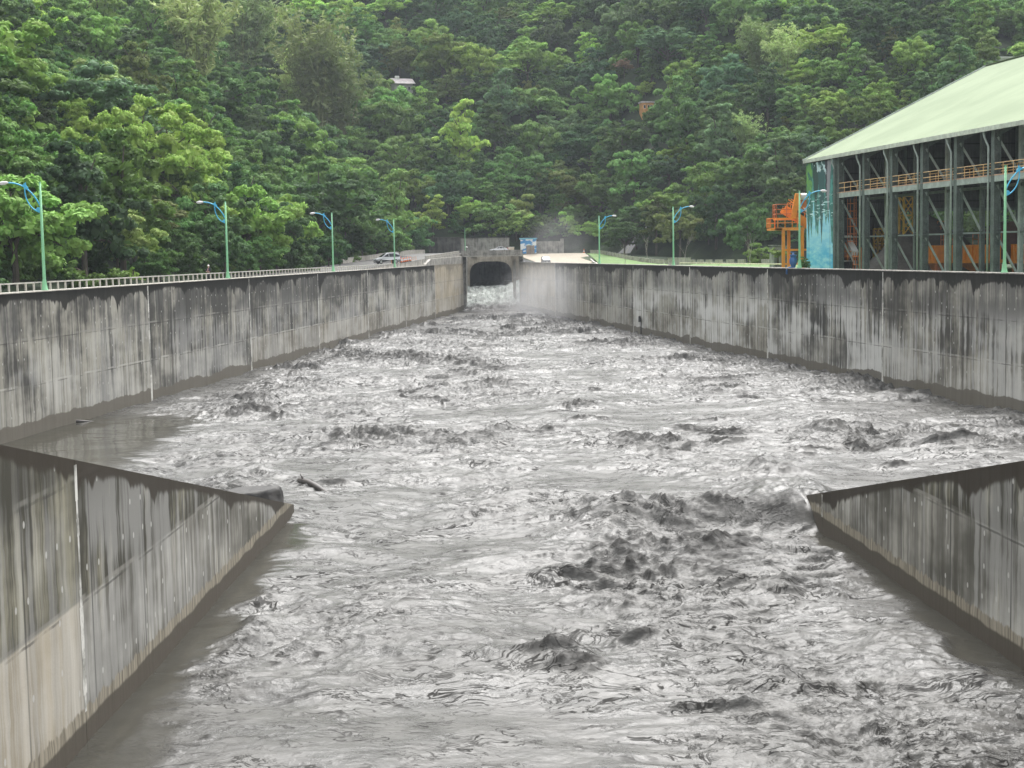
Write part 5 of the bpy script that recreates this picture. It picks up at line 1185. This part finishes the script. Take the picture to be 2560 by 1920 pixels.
HUES = {'bright yellow-green': (0.282, 0.406, 0.052), 'fresh green': (0.174, 0.294, 0.048), 'mid green': (0.120, 0.215, 0.046), 'deep green': (0.074, 0.150, 0.046), 'blue-green': (0.084, 0.169, 0.071), 'olive green': (0.192, 0.237, 0.055), 'pale straw-green': (0.324, 0.388, 0.127), 'grey-green': (0.144, 0.213, 0.086)}
HN = list(HUES); HP = np.array([.12, .22, .25, .17, .09, .08, 0, .07])
SHAPE = {'great': 'spreading tree', 'round': 'rounded tree', 'dome': 'broad tree', 'tall': 'tall narrow tree', 'tier': 'layered tree', 'cone': 'pointed tree', 'bush': 'bush', 'bamboo': 'bamboo clump'}
rt = np.random.default_rng(2024)
TREES = []       # kind, variant, x, y, z, scale, stretch, rot, hue
def add_tree(kd, x, y, sc, st=1.0, hue=None, var=None, z=None, rot=None):
    TREES.append(dict(k=kd, v=int(rt.integers(len(KINDS[kd]))) if var is None else var, x=x, y=y, z=float(ground_z(x, y))-.4 if z is None else z, s=sc, st=st, r=rt.uniform(0, 6.28) if rot is None else rot, h=hue or str(rt.choice(HN, p=HP))))
def tree_px(kd, px, py, Y, wpx, hue, st=1.0, var=0, rot=0.):
    """tree whose crown centre is seen at px,py from the camera, at depth Y and crown width wpx source pixels"""
    R, Hh, z0 = KINDS[kd][var][2]
    if py < 540: Y = min(slope_Y(px, py, lambda y: (z0+Hh*.3)*wpx/FOC*y/(2.15*R)*st-.5), 620.)
    sc = wpx/FOC*Y/(2.15*R); q = at(px, py, Y)
    TREES.append(dict(k=kd, v=var, x=q.x, y=Y, z=q.z-(z0+Hh*.3)*sc*st, s=sc, st=st, r=rot, h=hue))
# the crowns that stand out, each at its own distance
tree_px('great', 340, 385, 212, 420, 'bright yellow-green', 1.25, 0, .6)
tree_px('great', 210, 400, 222, 260, 'bright yellow-green', 1.0, 1, 2.)
tree_px('great', 470, 400, 216, 280, 'bright yellow-green', 1.05, 2, 2.6)
tree_px('great', 560, 500, 216, 240, 'fresh green', 1.2, 0, 4.)
tree_px('great', 430, 500, 204, 280, 'fresh green', 1.2, 2, 1.)
tree_px('great', 40, 400, 196, 260, 'fresh green', 1.3, 1, 3.)
tree_px('tier', 330, 520, 186, 270, 'olive green', 1.0, 0, .4)
tree_px('tier', 290, 590, 178, 240, 'olive green', 1.1, 1, 1.4)
tree_px('bush', 220, 690, 160, 190, 'fresh green', 1.1, 0, 2.)
tree_px('round', 60, 560, 172, 230, 'mid green', 1.2, 0, 4.)
tree_px('round', 30, 680, 160, 170, 'mid green', 1.0, 1, .4)
tree_px('great', 690, 560, 248, 200, 'deep green', 1.3, 1, 4.4)
tree_px('tall', 620, 500, 250, 150, 'deep green', 1.2, 0, 2.)
tree_px('great', 860, 480, 300, 200, 'mid green', 1.3, 0, 1.)
for (px, py, Y, w_, hu) in ((470, 640, 192, 150, 'deep green'), (560, 610, 205, 150, 'deep green'), (650, 630, 225, 130, 'mid green'), (740, 640, 250, 120, 'deep green'), (820, 620, 272, 110, 'deep green'), (400, 655, 176, 110, 'mid green'), (905, 590, 315, 110, 'deep green'), (110, 640, 164, 120, 'fresh green')): tree_px('round', px, py, Y, w_, hu, 1.1, int(px) % 3, px*.1)
tree_px('tall', 990, 520, 352, 140, 'fresh green', 1.2, 1, 3.)
tree_px('great', 1000, 400, 372, 210, 'mid green', 1.2, 2, 5.)
tree_px('round', 735, 360, 300, 130, 'blue-green', 1.1, 0, 5.)
tree_px('great', 240, 100, 300, 230, 'fresh green', 1.2, 2, 2.)
tree_px('tall', 350, 190, 296, 130, 'olive green', 1.3, 0, .9)
tree_px('great', 40, 150, 285, 180, 'fresh green', 1.2, 0, .7)
for (px, py, Y, w_, v_) in ((480, 60, 372, 190, 0), (600, 50, 385, 180, 1), (415, 30, 380, 140, 1), (790, 150, 352, 190, 0), (850, 200, 350, 150, 1), (720, 200, 356, 110, 1), (1900, 110, 560, 110, 0), (1965, 130, 556, 100, 1), (1870, 330, 450, 80, 0), (1080, 130, 575, 60, 1)): tree_px('bamboo', px, py, Y, w_, 'pale straw-green', 1.0, v_, px*.01)
tree_px('tall', 820, 190, 348, 110, 'olive green', 1.1, 1, 2.)
tree_px('great', 1290, 430, 425, 190, 'mid green', 1.2, 0, 2.6)
tree_px('round', 1120, 470, 420, 150, 'blue-green', 1.2, 1, 1.3)
tree_px('great', 1400, 330, 440, 170, 'grey-green', 1.1, 1, .2)
tree_px('round', 1500, 480, 412, 150, 'mid green', 1.1, 0, .5)
tree_px('tier', 1560, 580, 370, 130, 'deep green', 1.2, 0, 1.2)
tree_px('tier', 1590, 540, 378, 140, 'deep green', 1.0, 1, 2.2)
tree_px('tall', 1640, 540, 368, 90, 'olive green', 1.1, 0, .2)
tree_px('round', 1700, 560, 352, 120, 'olive green', 1.1, 2, 1.2)
tree_px('round', 1790, 520, 350, 150, 'deep green', 1.3, 0, 2.2)
tree_px('round', 1870, 560, 330, 140, 'mid green', 1.3, 1, 3.2)
tree_px('bush', 1890, 640, 290, 110, 'fresh green', 1.0, 1, 1.)
tree_px('bush', 1945, 628, 226, 60, 'olive green', .8, 0, 1.)
tree_px('bush', 2005, 655, 190, 50, 'fresh green', .9, 1, 1.)
tree_px('dome', 2010, 190, 480, 130, 'bright yellow-green', 1.1, 0, .3)
tree_px('dome', 2070, 260, 420, 140, 'bright yellow-green', 1.1, 2, 1.3)
tree_px('round', 2200, 235, 430, 120, 'bright yellow-green', 1.1, 1, 2.3)
tree_px('cone', 1965, 330, 400, 80, 'olive green', 1.1, 0, .3)
# the rest of the wood: irregular spacing over the slopes
cell = {}
HERO = []
for t_ in TREES:
    if t_['h'] in ('bright yellow-green', 'pale straw-green', 'fresh green') and t_['k'] != 'bush':
        R, Hh, z0 = KINDS[t_['k']][t_['v']][2]; a_, b_ = proj((t_['x'], t_['y'], t_['z']+(z0+Hh*.4)*t_['s']*t_['st'])); HERO.append((float(a_), float(b_), R*t_['s']/t_['y']*FOC*.95, Hh*.75*t_['s']*t_['st']/t_['y']*FOC, t_['y']))
for q_ in HPOS: a_, b_ = proj((q_[0], q_[1], float(ground_z(*q_))+3)); HERO.append((float(a_), float(b_), 55, 40, q_[1]))
def free(x, y, d):
    i, j = int(x//8), int(y//8)
    for a in range(i-2, i+3):
        for b in range(j-2, j+3):
            for (u, v, e) in cell.get((a, b), ()):
                if (u-x)**2+(v-y)**2 < ((d+e)*.5)**2: return False
    return True
for t_ in TREES: cell.setdefault((int(t_['x']//8), int(t_['y']//8)), []).append((t_['x'], t_['y'], KINDS[t_['k']][t_['v']][2][0]*t_['s']*1.1))
cands = rt.uniform(0, 1, (30000, 2)); cx_ = np.empty(30000); cy_ = 140+cands[:, 1]*620; cx_ = (-.40+.82*cands[:, 0])*(cy_+20)
hz_ = hill(cx_, cy_); hb_ = ground_z(cx_, cy_)
for x, y, hh in zip(cx_, cy_, hz_):
    if hh < .5 and not (hh <= .5 and x < float(xl(y))-14 and y < 392): continue
    if x > 34 and y < 262 and x < 100: continue
    if any(abs(x-q_[0]) < 6 and -15 < y-q_[1] < 6 for q_ in HPOS): continue
    qx, qy = proj((x, y, float(ground_z(x, y))+6)); 
    if any(h_[4]-75 < y < h_[4]+2 and ((qx-h_[0])/h_[2])**2+((qy-h_[1])/h_[3])**2 < 1 for h_ in HERO): continue
    left = x < float(xl(min(y, 371)))-10 and y < 430
    kd = str(rt.choice(['round', 'dome', 'tall', 'tier', 'cone', 'bush'], p=[.40, .25, .14, .10, .03, .08]))
    sc = rt.uniform(.95, 1.8)*(1.2 if left else 1.12)
    rad = KINDS[kd][0][2][0]*sc
    if kd == 'bush': sc *= 1.1
    if free(x, y, rad*1.32):
        cell.setdefault((int(x//8), int(y//8)), []).append((x, y, rad*1.32)); add_tree(kd, float(x), float(y), float(sc), float(rt.uniform(.85, 1.2)))
c2 = rt.uniform(0, 1, (14000, 2)); y2 = 140+c2[:, 1]*600; x2 = (-.40+.82*c2[:, 0])*(y2+20); h2 = hill(x2, y2)
for x, y, hh in zip(x2, y2, h2):
    qx, qy = proj((x, y, float(ground_z(x, y))+4))
    if any(h_[4]-75 < y < h_[4]+2 and ((qx-h_[0])/h_[2])**2+((qy-h_[1])/h_[3])**2 < 1 for h_ in HERO): continue
    if hh < 1 or (34 < x < 100 and y < 285) or any(abs(x-q_[0]) < 6 and -13 < y-q_[1] < 5 for q_ in HPOS): continue
    near = [1 for a in range(int(x//8)-1, int(x//8)+2) for b in range(int(y//8)-1, int(y//8)+2) for (u, v, e) in cell.get((a, b), ()) if (u-x)**2+(v-y)**2 < 4.6**2]
    if not near:
        cell.setdefault((int(x//8), int(y//8)), []).append((x, y, 4.)); add_tree(str(rt.choice(['round', 'tall', 'dome'])), float(x), float(y), float(rt.uniform(.62, .95)), float(rt.uniform(.9, 1.3)))
# small growth along the foot of the woods
for i in range(330):
    y = rt.uniform(130, 398); x = float(xl(y))-rt.uniform(15, 22) if i < 190 else None
    if x is None: 
        x = rt.uniform(-16, 130); y = float(np.interp(x, FOOTX, FOOTY))+rt.uniform(2, 9)
        if 34 < x and y < 270: continue
    add_tree('bush', float(x), float(y), float(rt.uniform(.6, 1.15)), 1.1)
for i in range(1700):
    y = rt.uniform(180, 700); x = rt.uniform(-.40, .42)*(y+20); hh = float(hill(x, y))
    if hh < 3 or (x > 30 and y < 285) or any(abs(x-q_[0]) < 5 and -8 < y-q_[1] < 6 for q_ in HPOS): continue
    add_tree('bush', float(x), float(y), float(rt.uniform(.7, 1.5)), 1.0)
# who can be seen: nearest first, coarse screen cover
NBX, NBY = 320, 240; cov = np.zeros((NBY, NBX), bool)
gx_, gy_ = np.meshgrid((np.arange(NBX)+.5)*8, (np.arange(NBY)+.5)*8)
cov |= gy_ > np.where(gx_ < 1160, 735-gx_*.075, 655)
cov |= (gx_ > 2030) & (gy_ > 400-(gx_-2019)*.505+ .0*gx_) & (gx_ < 2472) | (gx_ >= 2472) & (gy_ > 173-(gx_-2472)*.25)
for t_ in sorted(TREES, key=lambda d: d['y']):
    R, Hh, z0 = KINDS[t_['k']][t_['v']][2]
    cx2, cy2 = proj((t_['x'], t_['y'], t_['z']+(z0+Hh*.35)*t_['s']*t_['st'])); rx = R*t_['s']*1.0/t_['y']*FOC; ry = (Hh*.72)*t_['s']*t_['st']/t_['y']*FOC
    m_ = ((gx_-cx2)/rx)**2+((gy_-cy2)/ry)**2 < 1; t_['vis'] = int((m_ & ~cov).sum()); cov |= m_; t_['px'], t_['py'], t_['rx'] = float(cx2), float(cy2), float(rx)
TREES.sort(key=lambda d: -d['vis'])
NT = 292
things, rest = [t_ for t_ in TREES[:NT] if t_['vis'] >= 2], [t_ for t_ in TREES if t_['vis'] < 2 or True]
rest = [t_ for t_ in TREES if not any(t_ is q_ for q_ in things)]
# labels: size, colour, kind, then where it stands against things one can find
COLS = [(130, 'near the left edge'), (360, 'above the leftmost lamp'), (640, 'above the person'), (860, 'above the third left lamp'), (1080, 'above the minivan'), (1290, 'above the tunnel'), (1440, 'above the blue kiosk'), (1590, 'above the farthest right lamp'), (1790, 'above the wall block'), (2020, 'above the orange conveyor'), (2260, 'over the lower green roof'), (9999, 'over the shed ridge')]
ROWS_ = [(110, 'top of slope'), (230, 'upper slope'), (350, 'mid slope'), (470, 'lower slope'), (9999, 'foot of slope')]
names = {}
for t_ in things:
    big = 'large' if t_['rx'] > 75 else 'small' if t_['rx'] < 34 else ''
    c_ = next(v for k, v in COLS if t_['px'] < k); r_ = next(v for k, v in ROWS_ if t_['py'] < k)
    t_['lab'] = ' '.join(w_ for w_ in (big, t_['h'], SHAPE[t_['k']]) if w_)+' '+c_+', '+r_; names.setdefault(t_['lab'], []).append(t_)
ORD = {2: ['leftmost of two', 'rightmost of two'], 3: ['leftmost of three', 'middle of three', 'rightmost of three'], 4: ['leftmost of four', 'second of four from left', 'third of four from left', 'rightmost of four']}
for lb, ts in names.items():
    ts.sort(key=lambda d: d['px'])
    if len(ts) > 1:
        for i, t_ in enumerate(ts): t_['lab'] = (ORD[len(ts)][i] if len(ts) in ORD else ('leftmost' if i == 0 else 'rightmost' if i == len(ts)-1 else 'number %d from left' % (i+1)))+' '+lb
GRP = {'bush': 'bushes on the wooded slope', 'bamboo': 'bamboo clumps on the wooded slope'}
for t_ in things:
    me, tm, dm = KINDS[t_['k']][t_['v']]; nm = {'bush': 'bush', 'bamboo': 'bamboo_clump'}.get(t_['k'], 'broadleaf_tree')
    o = empty(nm, (t_['x'], t_['y'], t_['z']), t_['r'], t_['lab'], {'bush': 'bush', 'bamboo': 'bamboo'}.get(t_['k'], 'tree'), GRP.get(t_['k'], 'trees of the wooded slope'))
    o.scale = (t_['s'], t_['s'], t_['s']*t_['st'])
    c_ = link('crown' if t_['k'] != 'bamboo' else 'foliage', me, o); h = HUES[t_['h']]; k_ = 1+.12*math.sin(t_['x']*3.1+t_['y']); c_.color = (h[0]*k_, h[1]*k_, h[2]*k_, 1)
    link('trunk' if t_['k'] not in ('bamboo', 'bush') else ('culms' if t_['k'] == 'bamboo' else 'stems'), tm, o)
# the remaining crowns far up and behind: one wood, instanced
pc = bpy.data.collections.new('crown_kinds'); order = []
for kd in sorted(KINDS):
    for vi, (me, tm, dm) in enumerate(KINDS[kd]):
        for hi, hn in enumerate(('fresh green', 'mid green', 'deep green', 'olive green')):
            o = bpy.data.objects.new('k%02d' % len(order), me); o.color = (*HUES[hn], 1); pc.objects.link(o); order.append((kd, vi, hi))
idx = {k: i for i, k in enumerate(order)}
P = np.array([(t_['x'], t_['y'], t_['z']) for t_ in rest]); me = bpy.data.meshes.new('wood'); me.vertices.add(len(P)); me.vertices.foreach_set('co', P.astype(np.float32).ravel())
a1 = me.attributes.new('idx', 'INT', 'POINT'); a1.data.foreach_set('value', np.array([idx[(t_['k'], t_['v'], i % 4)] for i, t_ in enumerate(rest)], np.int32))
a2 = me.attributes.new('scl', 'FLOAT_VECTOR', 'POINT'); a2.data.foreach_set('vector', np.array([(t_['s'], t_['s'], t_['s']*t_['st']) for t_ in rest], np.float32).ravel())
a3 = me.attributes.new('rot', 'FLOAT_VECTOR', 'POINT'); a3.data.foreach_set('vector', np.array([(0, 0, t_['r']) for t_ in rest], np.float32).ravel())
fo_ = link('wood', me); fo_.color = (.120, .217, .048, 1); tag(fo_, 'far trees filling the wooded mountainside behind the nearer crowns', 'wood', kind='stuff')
ng = bpy.data.node_groups.new('wood', 'GeometryNodeTree'); ng.interface.new_socket('Geometry', in_out='INPUT', socket_type='NodeSocketGeometry'); ng.interface.new_socket('Geometry', in_out='OUTPUT', socket_type='NodeSocketGeometry')
gi = ng.nodes.new('NodeGroupInput'); go = ng.nodes.new('NodeGroupOutput'); ip = ng.nodes.new('GeometryNodeInstanceOnPoints'); ci_ = ng.nodes.new('GeometryNodeCollectionInfo')
ci_.inputs['Collection'].default_value = pc; ci_.inputs['Separate Children'].default_value = True; ci_.inputs['Reset Children'].default_value = True
def nat(nm, ty):
    n = ng.nodes.new('GeometryNodeInputNamedAttribute'); n.data_type = ty; n.inputs['Name'].default_value = nm; return n.outputs[0]
ng.links.new(gi.outputs[0], ip.inputs['Points']); ng.links.new(ci_.outputs[0], ip.inputs['Instance']); ip.inputs['Pick Instance'].default_value = True
ng.links.new(nat('idx', 'INT'), ip.inputs['Instance Index']); ng.links.new(nat('scl', 'FLOAT_VECTOR'), ip.inputs['Scale'])
e2r = ng.nodes.new('FunctionNodeEulerToRotation'); ng.links.new(nat('rot', 'FLOAT_VECTOR'), e2r.inputs[0]); ng.links.new(e2r.outputs[0], ip.inputs['Rotation'])
ng.links.new(ip.outputs[0], go.inputs[0]); md = fo_.modifiers.new('wood', 'NODES'); md.node_group = ng
print('TREES', len(TREES), 'things', len(things), 'rest', len(rest), 'minvis', things[-1]['vis'])

# special growth: palms, browned tree, bare saplings
def palm(px, py, Y, h, label):
    Y = slope_Y(px, py, lambda y: h+2); h += 2; q = at(px, py, Y); o = empty('palm_tree', (q.x, Y, q.z-h), 0, label, 'palm tree', 'palms on the hillside'); MB().tube([(0, 0, -3), (.1, 0, h*.5), (0, 0, h)], [.28, .2, .16], 8).build('trunk', M_BARK, o)
    mb = MB(); r = random.Random(int(px))
    for k in range(26):
        a = k*2.4; el = r.uniform(-.5, 1.2); L_ = r.uniform(2.2, 3.2); pts = []
        for i in range(6): t = i/5; pts.append(Vector((math.cos(a)*L_*t, math.sin(a)*L_*t, h+el*L_*t-1.5*t*t)))
        side = Vector((-math.sin(a), math.cos(a), 0))
        for i in range(5):
            w0, w1 = .42*(1-abs(i/5-.35)), .42*(1-abs((i+1)/5-.35)); mb.add([pts[i]-side*w0, pts[i]+side*w0, pts[i+1]+side*w1*.9, pts[i+1]-side*w1*.9], [(0, 1, 2, 3)])
    f_ = mb.build('crown', M_LEAF, o); f_.color = (.16, .17, .06, 1)
palm(1060, 118, 572, 6, 'left of the two pale palms high above the tunnel mouth'); palm(1108, 128, 570, 5.5, 'right of the two pale palms high above the tunnel mouth')
me, tm, dm = KINDS['tier'][1]
for (px, py, Y, w_, cc, lb) in ((1560, 155, 540, 48, (.24, .15, .09), 'small dead tree with reddish brown leaves in the upper hillside'), (1620, 545, 366, 16, (.36, .13, .06), 'tiny tree with rusty orange leaves near the farthest right lamps')):
    Y = slope_Y(px, py, lambda y: 5+7.5*w_/FOC*y/12.)-4; q = at(px, py, Y); sc = w_/FOC*Y/12.; o = empty('withered_tree', (q.x, Y, q.z-7.5*sc), 0, lb, 'tree'); o.scale = (sc,)*3; c_ = link('crown', me, o); c_.color = (*cc, 1); link('trunk', tm, o)
def sapling(px, py, Y, h, seed, label, leaf=False):
    q = at(px, py, Y); o = empty('bare_sapling', (q.x, Y, float(ground_z(q.x, Y))), 0, label, 'sapling', 'bare saplings on the right bank'); r = random.Random(seed); mb = MB()
    def br(p, d, L_, rad, lv):
        m_ = p+d*L_*.5+Vector((r.uniform(-.1, .1), r.uniform(-.1, .1), 0))*L_; e = p+d*L_; mb.tube([p, m_, e], [rad, rad*.8, rad*.55], 5)
        if lv > 0:
            for k in range(3): br(e if k < 2 else m_, (d+Vector((r.uniform(-.6, .6), r.uniform(-.6, .6), .25))).normalized(), L_*r.uniform(.55, .75), rad*.55, lv-1)
    br(Vector((0, 0, -.3)), Vector((.04, 0, 1)), h*.42, .07, 3); mb.build('branches', paint('pale_bark', (.34, .31, .27), .9) if 'pale_bark' not in bpy.data.materials else bpy.data.materials['pale_bark'], o)
for i, (px, Y, h, lb) in enumerate(((1562, 322, 5, 'bushy bare grey sapling on the grass bank left of the wall block'), (1616, 335, 7, 'tall pale bare trunk behind the guard blocks, left of the wall-block lamp'), (1713, 318, 7, 'leaning bare pale sapling behind the low concrete wall block'), (1876, 262, 6.5, 'slim pale sapling standing on the lawn left of the conveyor'))): sapling(px, 650, Y, h, i+5, lb)

# ------------------------------------------------------------------ damp valley air
s = S('haze_air'); v = s.node('ShaderNodeVolumePrincipled', {'Color': (.80, .88, .96, 1), 'Density': .00014, 'Anisotropy': 0.0}); s.t.links.new(v.outputs[0], s.out.inputs['Volume'])
hz = MB().box((40, 520, 128), (1500, 1300, 270)).build('haze', s.m); tag(hz, 'thin damp air filling the valley', 'haze', kind='stuff')
